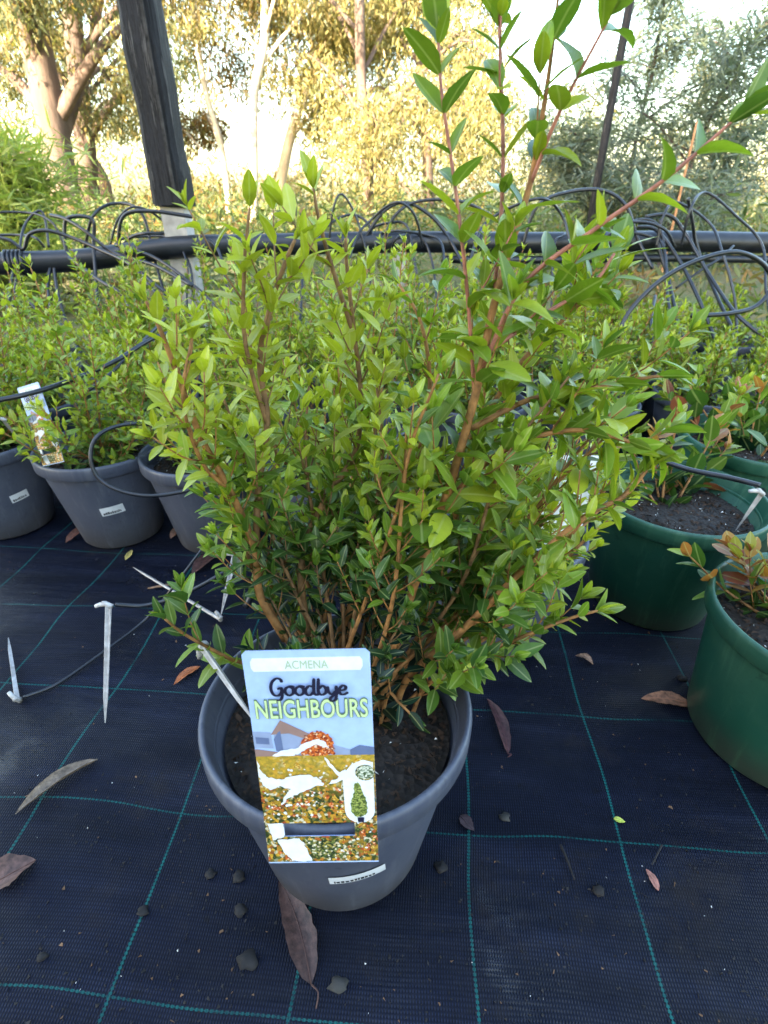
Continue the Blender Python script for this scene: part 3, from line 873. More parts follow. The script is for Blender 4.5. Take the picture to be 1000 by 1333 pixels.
def pot_at(px, py, R, r, h, mat, label, **kw):
    g = G(px, py)
    d = Vector((g.x, g.y, 0)).normalized()
    return make_pot(Vector((g.x, g.y, 0.001)) + d * r, R, r, h, mat, label, **kw)
GP = 'grey nursery pots of the same shrub'
p2 = pot_at(170, 712, 0.108, 0.072, 0.178, M['grey_pot'], 'grey pot with a small white sticker and a colour label on its rim', group=GP, seed=6)
p1 = pot_at(28, 699, 0.108, 0.072, 0.178, M['grey_pot'], 'grey pot with a dirty sticker beside the labelled pot', group=GP, seed=7)
p3 = pot_at(292, 722, 0.108, 0.072, 0.178, M['grey_pot'], 'grey pot without sticker beside a looped drip tube', group=GP, seed=8)
p4 = pot_at(430, 748, 0.108, 0.072, 0.178, M['grey_pot'], 'grey pot half hidden straight behind the main shrub', group=GP, seed=9)
p5 = pot_at(632, 862, 0.108, 0.072, 0.178, M['grey_pot'], 'grey pot under the main shrub with a white tag standing in it', group=GP, seed=10)
def face_angle(pot, px_off=0.0):
    v = Vector((0, 0, 0)) - pot.location
    return math.atan2(v.y, v.x) + px_off
sticker_on(p2, 0.108, 0.072, 0.178, 0.088, face_angle(p2, -0.12), 0.038, 0.017, 0.10)
sticker_on(p1, 0.108, 0.072, 0.178, 0.085, face_angle(p1, 0.25), 0.030, 0.016, 0.12)
sticker_on(p5, 0.108, 0.072, 0.178, 0.11, face_angle(p5, 0.35), 0.038, 0.017, 0.1)
GG = 'dark green nursery pots'
g2 = make_pot((0.466, 0.410, 0.001), 0.116, 0.092, 0.180, M['green_pot'], 'dark green pot with orange-tipped seedling, standing apart on the bare mat', GG, seed=11)
g1 = make_pot((0.420, 0.660, 0.001), 0.119, 0.086, 0.190, M['green_pot'], 'dark green pot with a dried water stain and crumbly soil', GG, tilt=(0, 0), seed=12)
g3 = make_pot((0.660, 0.86, 0.001), 0.125, 0.090, 0.19, M['green_pot'], 'dark green pot behind the stained green pot', GG, seed=13)

# ================================================================ MAIN SHRUB
rng = random.Random(2024)
SB = MP + Vector((0.0, 0.012, PH - 0.035))          # soil surface at the pot's centre
shrub = empty('acmena_shrub', SB)
tag(shrub, 'large bushy lilly pilly shrub with yellow-green tips in the labelled pot', 'shrub')
leaves = []
def px_path(lst): return [P(x, y, Y) for (x, y, Y) in lst]
MAIN = [  # (px path with ground distance), base radius, tip radius, leaf length, gap, twig chance, red?
    ([(508, 862, .322), (545, 745, .33), (583, 640, .335), (620, 510, .34), (640, 410, .345), (662, 330, .35), (690, 240, .355), (708, 140, .36), (722, 40, .365), (730, -40, .37)], .0044, .0006, .040, .027, .30, 0),
    ([(372, 832, .335), (338, 773, .34), (332, 715, .345), (300, 640, .34), (262, 570, .335), (232, 490, .335), (205, 420, .34), (190, 392, .34)], .0040, .0010, .032, .022, .55, 0),
    ([(334, 720, .345), (336, 640, .35), (348, 550, .355), (338, 470, .36), (352, 400, .36), (372, 340, .36), (384, 312, .36)], .0030, .0010, .032, .022, .6, 1),
    ([(400, 826, .345), (392, 750, .35), (402, 695, .355), (430, 640, .36), (462, 590, .37), (470, 520, .38), (462, 440, .385), (452, 350, .39), (450, 310, .39)], .0034, .0010, .034, .022, .6, 1),
    ([(440, 826, .35), (485, 735, .37), (520, 665, .39), (548, 580, .40), (560, 500, .41), (548, 420, .42), (520, 370, .43)], .0032, .0010, .032, .022, .6, 0),
    ([(530, 884, .315), (600, 822, .31), (660, 762, .31), (702, 722, .31), (762, 672, .312), (812, 646, .315), (842, 612, .318)], .0036, .0012, .040, .020, .75, 0),
    ([(556, 892, .31), (628, 852, .30), (690, 825, .295), (742, 805, .295), (778, 795, .295)], .0022, .0009, .038, .020, .6, 0),
    ([(505, 905, .30), (520, 915, .285), (540, 935, .275)], .0018, .0009, .036, .016, .2, 0),
    ([(330, 872, .325), (300, 858, .315), (262, 838, .305), (235, 822, .30), (215, 806, .295)], .0020, .0009, .040, .018, .1, 0),
    ([(628, 480, .34), (680, 372, .335), (772, 300, .33), (850, 245, .325), (900, 205, .322), (962, 150, .32)], .0016, .0008, .036, .023, .04, 2),
    ([(618, 520, .345), (610, 400, .345), (600, 300, .345), (588, 210, .35), (575, 120, .35), (570, 40, .355)], .0013, .0007, .030, .021, .08, 2),
    ([(640, 420, .35), (652, 290, .36), (655, 190, .365), (652, 90, .37), (650, 20, .375), (648, -30, .375)], .0014, .0008, .033, .024, .08, 2),
    ([(690, 242, .355), (720, 165, .35), (752, 100, .345), (795, 20, .34)], .0012, .0007, .036, .022, .05, 2),
    ([(575, 660, .34), (650, 590, .33), (740, 560, .325), (820, 575, .32), (852, 590, .32)], .0024, .0010, .044, .021, .6, 0),
    ([(610, 560, .345), (690, 520, .35), (770, 505, .35), (840, 492, .35), (872, 488, .35)], .0022, .0010, .035, .020, .5, 0),
    ([(600, 590, .36), (680, 470, .38), (740, 410, .39), (790, 360, .40)], .0022, .0010, .034, .022, .5, 0),
    ([(632, 460, .35), (690, 420, .36), (770, 370, .37), (800, 330, .375)], .0018, .0009, .036, .024, .35, 2),
    ([(350, 560, .355), (320, 450, .35), (318, 350, .35), (325, 270, .35)], .0018, .0008, .032, .022, .45, 1),
    ([(462, 440, .385), (430, 340, .38), (415, 285, .375), (408, 245, .375)], .0018, .0008, .034, .024, .35, 1),
    ([(300, 640, .34), (262, 600, .325), (238, 520, .32), (250, 440, .33)], .0016, .0008, .030, .020, .5, 0),
]
def build_stem(path, r0, r1, red, twigs):
    mb = MB()
    loc = [p - SB for p in path]
    mb.tube(loc, r0, r1, 8)
    for (tp, a, b) in twigs:
        mb.tube([p - SB for p in tp], a, b, 5)
    return mb.build('stem', [M['stem'], M['brown_stem'], M['red_stem']][red], shrub)
for k, (lst, r0, r1, L, gap, twp, red) in enumerate(MAIN):
    pts = px_path(lst)
    if pts[0].z < SB.z + 0.06:
        pts = [Vector((pts[0].x * 0.8 + SB.x * 0.2, pts[0].y, SB.z - 0.012))] + pts
    path = smooth_path(pts, 5)
    tw = []
    hi = red == 2
    kL = 1.0 if (hi or k == 0) else 0.74
    leafy_path(rng, path, leaves, L * kL, gap * kL * (0.78 if hi else 1.0), 0.58 if hi else -0.1, 0.72 if hi else 0.9, 0.2, (1.0, 0.65), True, tw, twp * .85, (0.03, 0.07))
    build_stem(path, r0, r1, red, tw)
# fill stems through the bush's volume
FILL = []
for _ in range(36):
    x = rng.uniform(205, 840); 
    top = 400 + 0.0 * x if 280 < x < 780 else 470
    y = rng.uniform(top, 700)
    if x > 700: y = rng.uniform(430, 700)
    if x < 260: y = rng.uniform(460, 640)
    FILL.append((x, y, rng.uniform(0.31, 0.47) if y < 540 else rng.uniform(0.36, 0.50)))
for (x, y, Y) in FILL:
    e = P(x, y, Y)
    b = SB + Vector((rng.uniform(-.03, .03), rng.uniform(-.02, .03), -0.01))
    mid = b.lerp(e, 0.45) + Vector(((e.x - b.x) * 0.12, (e.y - b.y) * 0.1, -0.01 + rng.uniform(-.01, .015)))
    path = smooth_path([b, mid, b.lerp(e, .8) + Vector((rng.uniform(-.012, .012), rng.uniform(-.01, .01), 0)), e], 6)
    tw = []
    leafy_path(rng, path, leaves, rng.uniform(.021, .027), .0165, -0.15, 0.85, 0.38, (1.05, 0.65), True, tw, 0.45, (0.03, 0.065))
    build_stem(path, 0.0021, 0.0008, rng.choice((0, 0, 1)), tw)
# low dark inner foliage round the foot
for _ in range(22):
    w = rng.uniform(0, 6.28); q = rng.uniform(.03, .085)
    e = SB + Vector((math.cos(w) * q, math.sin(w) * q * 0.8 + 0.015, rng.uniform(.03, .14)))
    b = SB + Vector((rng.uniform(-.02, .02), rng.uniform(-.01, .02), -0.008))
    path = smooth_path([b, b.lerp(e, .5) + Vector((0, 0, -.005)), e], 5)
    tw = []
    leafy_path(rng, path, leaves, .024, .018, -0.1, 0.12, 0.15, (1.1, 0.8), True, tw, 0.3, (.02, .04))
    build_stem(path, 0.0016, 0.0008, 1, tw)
# age by distance from the foot: old dark leaves inside and low, lime ones at the shoot ends
def to_px(p):
    d = Vector(p) - CAMP; z = d.y * CP - d.z * SP
    return CX + F * d.x / z, CY + F * (-(d.y * SP + d.z * CP)) / z
tmp = []
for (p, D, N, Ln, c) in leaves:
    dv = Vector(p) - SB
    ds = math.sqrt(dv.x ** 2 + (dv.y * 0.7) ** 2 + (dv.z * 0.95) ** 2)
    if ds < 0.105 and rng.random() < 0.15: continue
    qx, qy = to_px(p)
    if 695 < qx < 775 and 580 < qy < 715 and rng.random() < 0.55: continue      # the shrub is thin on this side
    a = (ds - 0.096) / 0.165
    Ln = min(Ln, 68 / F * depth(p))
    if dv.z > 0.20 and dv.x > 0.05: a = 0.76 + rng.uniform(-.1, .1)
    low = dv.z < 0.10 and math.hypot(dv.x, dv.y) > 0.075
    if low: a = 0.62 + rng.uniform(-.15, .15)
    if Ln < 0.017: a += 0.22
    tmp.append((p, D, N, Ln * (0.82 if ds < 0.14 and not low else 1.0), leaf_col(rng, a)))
leaves = tmp
print('main shrub leaves', len(leaves))
leaves.sort(key=lambda l: -l[3] / max(0.05, depth(l[0])))
# do not let a leaf poke right into the lens
leaves = [l for l in leaves if depth(l[0]) > 0.16]
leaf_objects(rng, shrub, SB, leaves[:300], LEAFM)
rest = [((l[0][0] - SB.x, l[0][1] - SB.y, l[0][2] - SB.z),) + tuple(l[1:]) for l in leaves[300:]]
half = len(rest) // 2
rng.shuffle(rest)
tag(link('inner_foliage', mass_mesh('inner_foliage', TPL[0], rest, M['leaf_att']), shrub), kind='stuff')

# ================================================================ OTHER SHRUBS
def gen_shrub(seed, Hh, R, ns, L, gap, age=(0.0, 0.85), twp=0.55, lean=(0, 0), sprigs=False):
    rg = random.Random(seed); lv = []; stems = []
    for k in range(ns):
        w = rg.uniform(0, 6.28); q = math.sqrt(rg.random()) * R
        e = Vector((q * math.cos(w) + lean[0], q * math.sin(w) + lean[1], Hh * rg.uniform(0.5, 0.95) * (1 - 0.3 * (q / R) ** 2) * (1.4 if sprigs and k % 4 == 0 else 1)))
        b = Vector((rg.uniform(-.012, .012), rg.uniform(-.012, .012), -0.01))
        path = smooth_path([b, b.lerp(e, .45) + Vector((e.x * .15, e.y * .15, 0)), e], 6)
        tw = []
        leafy_path(rg, path, lv, L, gap, age[0], age[1], 0.12, (1.0, 0.55), True, tw, twp, (L * 1.2, L * 2.2), 0.0008)
        stems.append((path, tw))
    return lv, stems

def shrub_protos(seed, *a, **k):
    lv, st = gen_shrub(seed, *a, **k)
    mb = MB()
    for path, tw in st:
        mb.tube(path, 0.0022, 0.0009, 5)
        for (tp, x, y) in tw: mb.tube(tp, x, y, 4)
    sm = mesh('stems', mb.v, mb.f); sm.materials.append(M['stem'])
    return lv, sm

def place_shrub(name, loc, proto, label, cat, group=None, rz=0.0, n_single=0, shapes=None, mass=None, tpl=None, sc=1.0):
    lv, sm = proto
    t = empty(name, loc); tag(t, label, cat, group)
    Rm = Matrix.Rotation(rz, 3, 'Z')
    if n_single == 0:
        t.rotation_euler = (0, 0, rz); t.scale = (sc, sc, sc)
        link('stems', sm, t)
        tag(link('foliage', mass, t), kind='stuff')
        return t
    o = link('stems', sm, t); o.rotation_euler = (0, 0, rz); o.scale = (sc, sc, sc)
    wl = []
    for (p, D, N, L, c) in lv:
        wl.append((tuple(Rm @ Vector(p) * sc + Vector(loc)), tuple(Rm @ Vector(D)), tuple(Rm @ Vector(N)), L * sc, c))
    wl.sort(key=lambda l: -l[3] / max(.05, depth(l[0])) * (1.3 if (Vector(l[0]) - Vector(loc)).dot(CAMP - Vector(loc)) > 0 else 0.8))
    rg = random.Random(int(loc[0] * 1000) + 7)
    leaf_objects(rg, t, loc, wl[:n_single], shapes)
    r = [((l[0][0] - loc[0], l[0][1] - loc[1], l[0][2] - loc[2]),) + tuple(l[1:]) for l in wl[n_single:]]
    if r: tag(link('foliage', mass_mesh('foliage', tpl, r, M['leaf_att']), t), kind='stuff')
    return t

PROT = [shrub_protos(100 + i, 0.29, 0.17, 16, 0.026, 0.021, age=(0.15, 1.0), sprigs=True) for i in range(4)]
PMASS = [mass_mesh('foliage', TPL_LO, p[0], M['leaf_att']) for p in PROT]
zs = 0.178 - 0.035
GS = 'young lilly pilly shrubs in grey pots'
near = [(p1, 'bushy young shrub in the grey pot with the dirty sticker'), (p2, 'bushy young shrub in the grey pot with the colour label'),
        (p3, 'young shrub in the stickerless grey pot beside the looped tube'), (p4, 'shrub straight behind the main shrub'), (p5, 'shrub in the grey pot with the white tag')]
for i, (pp_, lb) in enumerate(near):
    l = pp_.location
    place_shrub('acmena_shrub', Vector((l.x, l.y, zs)), PROT[i % 4], lb, 'shrub', GS, rz=i * 1.3, n_single=[130, 170, 70, 40, 50][i], shapes=LEAFM, tpl=TPL_LO, sc=[0.95, 0.92, 0.85, 0.9, 0.72][i])
# rows behind
rows = []
for r_i, (Y, xs) in enumerate([(1.10, [-.98, -.74, -.50, -.27, -.03, .21, .45]), (1.33, [-1.12, -.88, -.63, -.38, -.13, .12, .37, .60]), (1.55, [-1.3, -.75, -.5, -.24, .02, .28, .53])]):
    for x in xs: rows.append((x + rng.uniform(-.02, .02), Y + rng.uniform(-.02, .02), r_i))
RN = ['first', 'second', 'third']
for k, (x, y, r_i) in enumerate(rows):
    make_pot((x, y, 0.001), 0.108, 0.072, 0.178, M['grey_pot'], 'grey pot in the %s row between the labelled pots and the pipe' % RN[r_i], 'grey pots in the %s back row' % RN[r_i], rz=k, detail=False)
    place_shrub('acmena_shrub', Vector((x, y, zs)), PROT[k % 4], 'leafy shrub in the %s row between the labelled pots and the pipe' % RN[r_i], 'shrub', 'shrubs in the %s back row' % RN[r_i], rz=k * 2.1, mass=PMASS[k % 4], sc=rng.uniform(0.82, 1.06) * (0.8 if x < -.72 else 1.0))

# right: broad-leaved plants with orange new growth
def recolor(rg, lv, loc_top, orange):
    out = []
    for (p, D, N, L, c) in lv:
        if rg.random() < orange * max(0, p[2] / loc_top):
            c = rg.choice([(0.42, 0.17, 0.04), (0.50, 0.26, 0.05), (0.36, 0.34, 0.06), (0.30, 0.09, 0.05)])
        out.append((p, D, N, L, c))
    return out
rg = random.Random(9)
def broad(seed, Hh, R, ns, L, gap, orange, lean=(0, 0), age=(0.1, 0.6)):
    lv, sm = shrub_protos(seed, Hh, R, ns, L, gap, age=age, twp=0.12, lean=lean)
    return recolor(rg, lv, Hh, orange), sm
l = g1.location
place_shrub('photinia_plant', Vector((l.x + .005, l.y + .01, 0.150)), broad(201, 0.14, 0.15, 7, 0.044, 0.032, .5, lean=(.03, .05)), 'broad-leaved plant with orange new tips in the stained green pot', 'plant', 'broad-leaved plants in green pots', n_single=170, shapes=LEAFB, tpl=TPLB[0])
l = g2.location
place_shrub('photinia_plant', Vector((l.x - 0.005, l.y, 0.145)), broad(202, 0.09, 0.07, 5, 0.034, 0.020, 1.6, lean=(-.05, .05)), 'small seedling with orange and yellow leaves in the nearest green pot', 'plant', 'broad-leaved plants in green pots', n_single=100, shapes=LEAFB, tpl=TPLB[0])
l = g3.location
place_shrub('photinia_plant', Vector((l.x, l.y, 0.155)), broad(203, 0.13, 0.17, 8, 0.046, 0.030, .35, lean=(-.05, .02)), 'broad-leaved plant in the green pot behind the stained one', 'plant', 'broad-leaved plants in green pots', n_single=130, shapes=LEAFB, tpl=TPLB[0])
# bright green soft-leaved plants further back on the right
SOFT = [shrub_protos(300 + i, 0.22, 0.17, 16, 0.030, 0.020, age=(0.45, 0.85)) for i in range(2)]
SMASS = [mass_mesh('foliage', TPL_LO, p[0], M['leaf_att']) for p in SOFT]
for k, (x, y) in enumerate([(0.72, 1.15), (0.98, 1.05), (0.93, 1.32), (1.2, 1.2), (1.16, 1.45), (0.74, 1.42), (1.42, 1.35), (0.82, 1.62), (1.05, 1.66), (1.32, 1.60), (1.58, 1.56)]):
    make_pot((x, y, 0.001), 0.108, 0.072, 0.178, M['grey_pot'], 'grey pot of a bright green plant behind the green pots', 'pots of bright green plants', rz=k, detail=False)
    place_shrub('leafy_plant', Vector((x, y, zs)), SOFT[k % 2], 'bright green soft-leaved plant between the green pots and the pipe', 'plant', 'bright green plants near the pipe', rz=k * 1.7, mass=SMASS[k % 2], sc=rng.uniform(.7, .85))

# ================================================================ PLANT LABELS
def label_print():
    m, nt, b = nodes('hedge_print')
    v = coords(nt, 'Object')
    vo = nn(nt, 'ShaderNodeTexVoronoi'); nt.links.new(v, vo.inputs['Vector']); vo.inputs['Scale'].default_value = 480
    f = noise_n(nt, v, 330, 4, 0.7)
    sx = nn(nt, 'ShaderNodeSeparateXYZ'); nt.links.new(vo.outputs['Color'], sx.inputs[0])
    c = ramp(nt, sx.outputs[0], [(0.22, (0.035, 0.05, 0.012)), (0.38, (0.40, 0.22, 0.02)), (0.55, (0.66, 0.36, 0.03)), (0.72, (0.42, 0.07, 0.02)), (0.84, (0.10, 0.13, 0.03)), (0.95, (0.78, 0.70, 0.52))])
    sv = nn(nt, 'ShaderNodeSeparateXYZ'); nt.links.new(v, sv.inputs[0])
    top = ramp(nt, sv.outputs[2], [(0.055, 0.0), (0.080, 0.7)])
    c = mixc(nt, top, c, mixc(nt, f, (0.50, 0.30, 0.02), (0.78, 0.52, 0.07)))
    c = mixc(nt, ramp(nt, f, [(0.45, 0.0), (0.6, 0.5)]), c, (0.07, 0.09, 0.02))
    nt.links.new(c, b.inputs['Base Color']); b.inputs['Roughness'].default_value = 0.4
    return m
M['hedge'] = label_print()
def flat(name, c, r=0.38): return plain(name, c, r, 0.4, 0.06, 150)
M['card'] = flat('label_sky_blue', (0.42, 0.56, 0.86)); M['card_white'] = flat('label_white', (0.80, 0.82, 0.86))
M['ink_dark'] = flat('label_dark_ink', (0.015, 0.015, 0.04)); M['ink_green'] = flat('label_green_ink', (0.58, 0.74, 0.36))
M['ink_dgreen'] = flat('label_dark_green_ink', (0.10, 0.17, 0.10)); M['ink_pale'] = flat('label_pale_green_ink', (0.42, 0.55, 0.34))
M['roof_p'] = flat('label_roof', (0.32, 0.20, 0.17)); M['wall_p'] = flat('label_house', (0.30, 0.36, 0.52)); M['wall_d'] = flat('label_house_shade', (0.13, 0.17, 0.30))
def speck(name, stops, sc=900):
    m, nt, b = nodes(name)
    v = coords(nt, 'Object')
    vo = nn(nt, 'ShaderNodeTexVoronoi'); nt.links.new(v, vo.inputs['Vector']); vo.inputs['Scale'].default_value = sc
    sx = nn(nt, 'ShaderNodeSeparateXYZ'); nt.links.new(vo.outputs['Color'], sx.inputs[0])
    nt.links.new(ramp(nt, sx.outputs[0], stops), b.inputs['Base Color']); b.inputs['Roughness'].default_value = 0.4
    return m
M['hedge_o'] = speck('label_orange_leaves', [(0.2, (0.35, 0.13, 0.01)), (0.6, (0.65, 0.36, 0.03)), (0.95, (0.8, 0.62, 0.2))])
M['red_p'] = speck('label_red_tree', [(0.2, (0.22, 0.03, 0.01)), (0.5, (0.55, 0.10, 0.02)), (0.8, (0.75, 0.22, 0.04)), (0.97, (0.8, 0.6, 0.4))])
M['tree_p'] = speck('label_green_tree', [(0.2, (0.05, 0.08, 0.015)), (0.6, (0.20, 0.26, 0.05)), (0.95, (0.42, 0.45, 0.12))], 1000)
M['dark_p'] = speck('label_dark_foliage', [(0.3, (0.02, 0.035, 0.012)), (0.6, (0.12, 0.16, 0.04)), (0.85, (0.40, 0.30, 0.06)), (0.97, (0.8, 0.75, 0.6))], 800); M['speck_p'] = speck('label_inset', [(0.25, (0.06, 0.10, 0.03)), (0.5, (0.5, 0.55, 0.42)), (0.9, (0.8, 0.78, 0.66))], 900)

def text_mesh(body, off=0.0):
    cu = bpy.data.curves.new('lettering', 'FONT'); cu.body = body; cu.size = 1.0; cu.offset = off; cu.resolution_u = 4
    o = bpy.data.objects.new('lettering', cu); COL.objects.link(o)
    bpy.context.view_layer.update()
    me = o.to_mesh()
    v = [tuple(x.co) for x in me.vertices]; f = [tuple(p.vertices) for p in me.polygons]
    o.to_mesh_clear(); bpy.data.objects.remove(o)
    return v, f

def ribbon(pts, hw):
    pts = [Vector((x, y, 0)) for x, y in pts]
    s = smooth_path(pts, 6); v, f = [], []
    for i, p in enumerate(s):
        t = (s[min(i + 1, len(s) - 1)] - s[max(0, i - 1)]).normalized()
        n = Vector((-t.y, t.x, 0)); k = hw * (0.55 + 0.45 * abs(t.y) + 0.12) * (0.5 if i in (0, len(s) - 1) else 1)
        v += [p + n * k, p - n * k]
    for i in range(len(s) - 1): f.append((2 * i, 2 * i + 1, 2 * i + 3, 2 * i + 2))
    return v, f
O_ = [(0.45, 1.0), (0.1, 0.75), (0.05, 0.3), (0.4, 0.0), (0.8, 0.25), (0.82, 0.72), (0.5, 1.0), (0.7, 1.02), (1.0, 0.9)]
SCRIPT = {
    'G': ([[(1.15, 1.45), (1.05, 1.8), (0.65, 1.9), (0.2, 1.5), (0.02, 0.8), (0.2, 0.15), (0.6, 0.0), (0.98, 0.3), (1.05, 0.85), (0.62, 0.72)], [(1.05, 0.8), (1.05, 0.0), (0.85, -0.45), (0.45, -0.5)]], 1.35),
    'o': ([O_], 1.0),
    'd': ([[(0.8, 0.9), (0.4, 1.0), (0.05, 0.6), (0.1, 0.12), (0.45, 0.0), (0.85, 0.4)], [(0.95, 1.85), (0.86, 0.9), (0.86, 0.2), (1.1, 0.0), (1.25, 0.15)]], 1.2),
    'b': ([[(0.2, 1.85), (0.1, 1.0), (0.1, 0.25), (0.4, 0.0), (0.8, 0.25), (0.8, 0.75), (0.5, 1.0), (0.15, 0.7)]], 1.0),
    'y': ([[(0.0, 0.95), (0.08, 0.3), (0.4, 0.05), (0.78, 0.4)], [(0.85, 1.0), (0.82, 0.2), (0.7, -0.55), (0.3, -0.7), (0.2, -0.4), (0.6, -0.05), (1.0, 0.15)]], 1.05),
    'e': ([[(0.08, 0.45), (0.6, 0.55), (0.72, 0.85), (0.42, 1.0), (0.08, 0.6), (0.15, 0.1), (0.5, 0.0), (0.95, 0.25)]], 1.0)}

def plant_tag(name, label, base, right, up, w, L, detail=True, group=None, slot=True):
    """card printed on its front; base = bottom centre. local axes: x across, z up the card, -y towards the reader"""
    right = right.normalized(); up = (up - right * up.dot(right)).normalized(); back = up.cross(right)
    t = empty(name, base); tag(t, label, 'plant label', group)
    t.rotation_euler = Matrix((right, back, up)).transposed().to_euler()
    def bend(x, z): return -0.004 * (z / L - 0.3) ** 2 * 2 + 0.0 * x
    def xz(u, v): return ((u - .5) * w, (1 - v) * L)
    layer = [0]
    def sheet(nm, polys, mat, parent, lay, sub=None):
        mb = MB()
        for poly in polys:
            vs = []
            for (u, v) in poly:
                x, z = xz(u, v); vs.append((x, bend(x, z) - lay * 0.00022, z))
            mb.add(vs, [tuple(range(len(vs)))])
        return mb.build(nm, mat, parent, smooth=False)
    def grid(u0, u1, v0, v1, n=10):
        return [[(u0, v0 + (v1 - v0) * i / n), (u0, v0 + (v1 - v0) * (i + 1) / n), (u1, v0 + (v1 - v0) * (i + 1) / n), (u1, v0 + (v1 - v0) * i / n)] for i in range(n)]
    S = (0.17, 0.80, 0.795, 0.862)
    def around(v0, v1):
        out = []
        if not slot: return grid(0, 1, v0, v1)
        if v0 < S[2]: out += grid(0, 1, v0, S[2], 8)
        out += grid(0, S[0], S[2], S[3], 2) + grid(S[1], 1, S[2], S[3], 2) + grid(0, 1, S[3], v1, 3)
        return out
    # card body with real thickness: front and back sheets (rounded top corners come from the narrower first strip)
    cardp = [[(0.035, 0.0), (0.0, 0.016), (1.0, 0.016), (0.965, 0.0)]] + around(0.016, 1.0)
    mb = MB()
    for poly in cardp:
        for off, flip in ((0.0, False), (0.0005, True)):
            vs = []
            for (u, v) in poly:
                x, z = xz(u, v); vs.append((x, bend(x, z) + off, z))
            mb.add(vs, [tuple(range(len(vs))) if not flip else tuple(reversed(range(len(vs))))])
    card = mb.build('card', M['card_white'] if detail == 'blank' else M['card'], t, smooth=False)
    # back of the card is plain white
    if not detail == 'blank':
        pic = sheet('hedge_picture', around(0.465, 0.992), M['hedge'], t, 1)
        band = sheet('name_band', [[(0.06 + .02 * a, .03), (.06, .045), (.06, .072), (.08, .087), (.92, .087), (.94, .072), (.94, .045), (.92, .03)] for a in (1,)], M['card_white'], t, 1)
        sheet('house_roof', [[(0.15, .365), (0.24, .30), (0.60, .40), (0.60, .42), (0.30, .36)], [(0.0, .43), (0.30, .455), (0.40, .465), (0.0, .465)]], M['roof_p'], t, 2)
        sheet('house_wall', [[(0.0, .35), (0.15, .355), (0.16, .43), (0.0, .425)], [(0.62, .41), (.80, .44), (.80, .465), (.62, .465)], [(0.17, .365), (.24, .315), (.46, .385), (.40, .465), (.20, .455)]], M['wall_p'], t, 1)
        sheet('house_shade', [[(0.02, .375), (.13, .38), (.13, .41), (.02, .405)], [(0.17, .385), (.23, .34), (.24, .45), (.18, .44)], [(.80, .44), (.88, .42), (1.0, .43), (1.0, .465), (.80, .465)]], M['wall_d'], t, 2)
        circ = lambda cu, cv, r, n=20, a0=0, a1=6.2832: [(cu + r * math.cos(a0 + (a1 - a0) * i / n), cv + r * w / L * math.sin(a0 + (a1 - a0) * i / n)) for i in range(n)]
        jr = random.Random(8)
        def jag(poly, amp, n=6):
            out = []
            for i, (u, v) in enumerate(poly):
                u2, v2 = poly[(i + 1) % len(poly)]
                for k in range(n):
                    f_ = k / n; j = 0 if k == 0 else amp
                    out.append((min(.995, max(.005, u + (u2 - u) * f_ + jr.uniform(-j, j))), v + (v2 - v) * f_ + jr.uniform(-j, j) * w / L))
            return out
        sheet('red_tree', [jag([(.40, .463), (.385, .43), (.40, .395), (.44, .37), (.50, .352), (.57, .35), (.63, .37), (.665, .40), (.675, .435), (.665, .463)], .014)], M['red_p'], t, 3)
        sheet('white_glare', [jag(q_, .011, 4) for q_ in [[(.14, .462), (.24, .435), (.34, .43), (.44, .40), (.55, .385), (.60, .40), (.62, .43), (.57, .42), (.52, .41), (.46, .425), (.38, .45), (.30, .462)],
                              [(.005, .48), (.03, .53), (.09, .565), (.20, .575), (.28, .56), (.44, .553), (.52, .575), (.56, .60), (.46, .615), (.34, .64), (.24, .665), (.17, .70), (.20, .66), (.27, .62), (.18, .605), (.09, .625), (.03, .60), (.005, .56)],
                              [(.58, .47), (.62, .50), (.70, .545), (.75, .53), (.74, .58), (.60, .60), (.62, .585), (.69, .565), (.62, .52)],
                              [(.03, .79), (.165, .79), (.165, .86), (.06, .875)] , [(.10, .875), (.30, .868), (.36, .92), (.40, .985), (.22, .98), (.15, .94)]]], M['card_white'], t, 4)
        sheet('dark_bush', [jag([(.33, .88), (.62, .88), (.66, .90), (.60, .975), (.44, .975), (.37, .92)], .016)], M['dark_p'], t, 2)
        fr = random.Random(3)
        def flecks(nm, n, v0, v1, smin, smax, mat, lay):
            ps = []
            while len(ps) < n:
                u, v = fr.uniform(.02, .97), fr.uniform(v0, v1)
                if S[0] - .03 < u < S[1] + .03 and S[2] - .015 < v < S[3] + .015: continue
                sz = fr.uniform(smin, smax); a = fr.uniform(0, 6.28)
                ps.append([(min(.995, max(.005, u + sz * fr.uniform(.5, 1.2) * math.cos(a + k * 1.26))), min(.99, v + sz * fr.uniform(.5, 1.2) * w / L * math.sin(a + k * 1.26))) for k in range(5)])
            sheet(nm, ps, mat, t, lay)
        flecks('dark_flecks', 110, .58, .985, .012, .036, M['dark_p'], 1.5)
        flecks('red_flecks', 90, .62, .985, .010, .030, M['red_p'], 1.6)
        flecks('orange_flecks', 110, .48, .985, .010, .032, M['hedge_o'], 1.7)
        flecks('white_flecks', 90, .50, .985, .006, .018, M['card_white'], 1.8)
        pan = [(.72, .56), (.80, .51), (.90, .487), (.985, .50), (.985, .735)] + [(.855 + .13 * math.cos(a), .735 + .06 * math.sin(a)) for a in [i * math.pi / 8 for i in range(9)]]
        sheet('white_panel', [pan], M['card_white'], t, 3)
        sheet('inset_picture', [circ(.915, .548, .085)], M['dark_p'], t, 4); sheet('inset_flower', [circ(.92, .545, .072)], M['speck_p'], t, 5)
        tr = [(.845, .585), (.87, .61), (.885, .64), (.91, .68), (.925, .725), (.90, .755), (.86, .765), (.81, .76), (.775, .735), (.785, .69), (.80, .65), (.815, .615)]
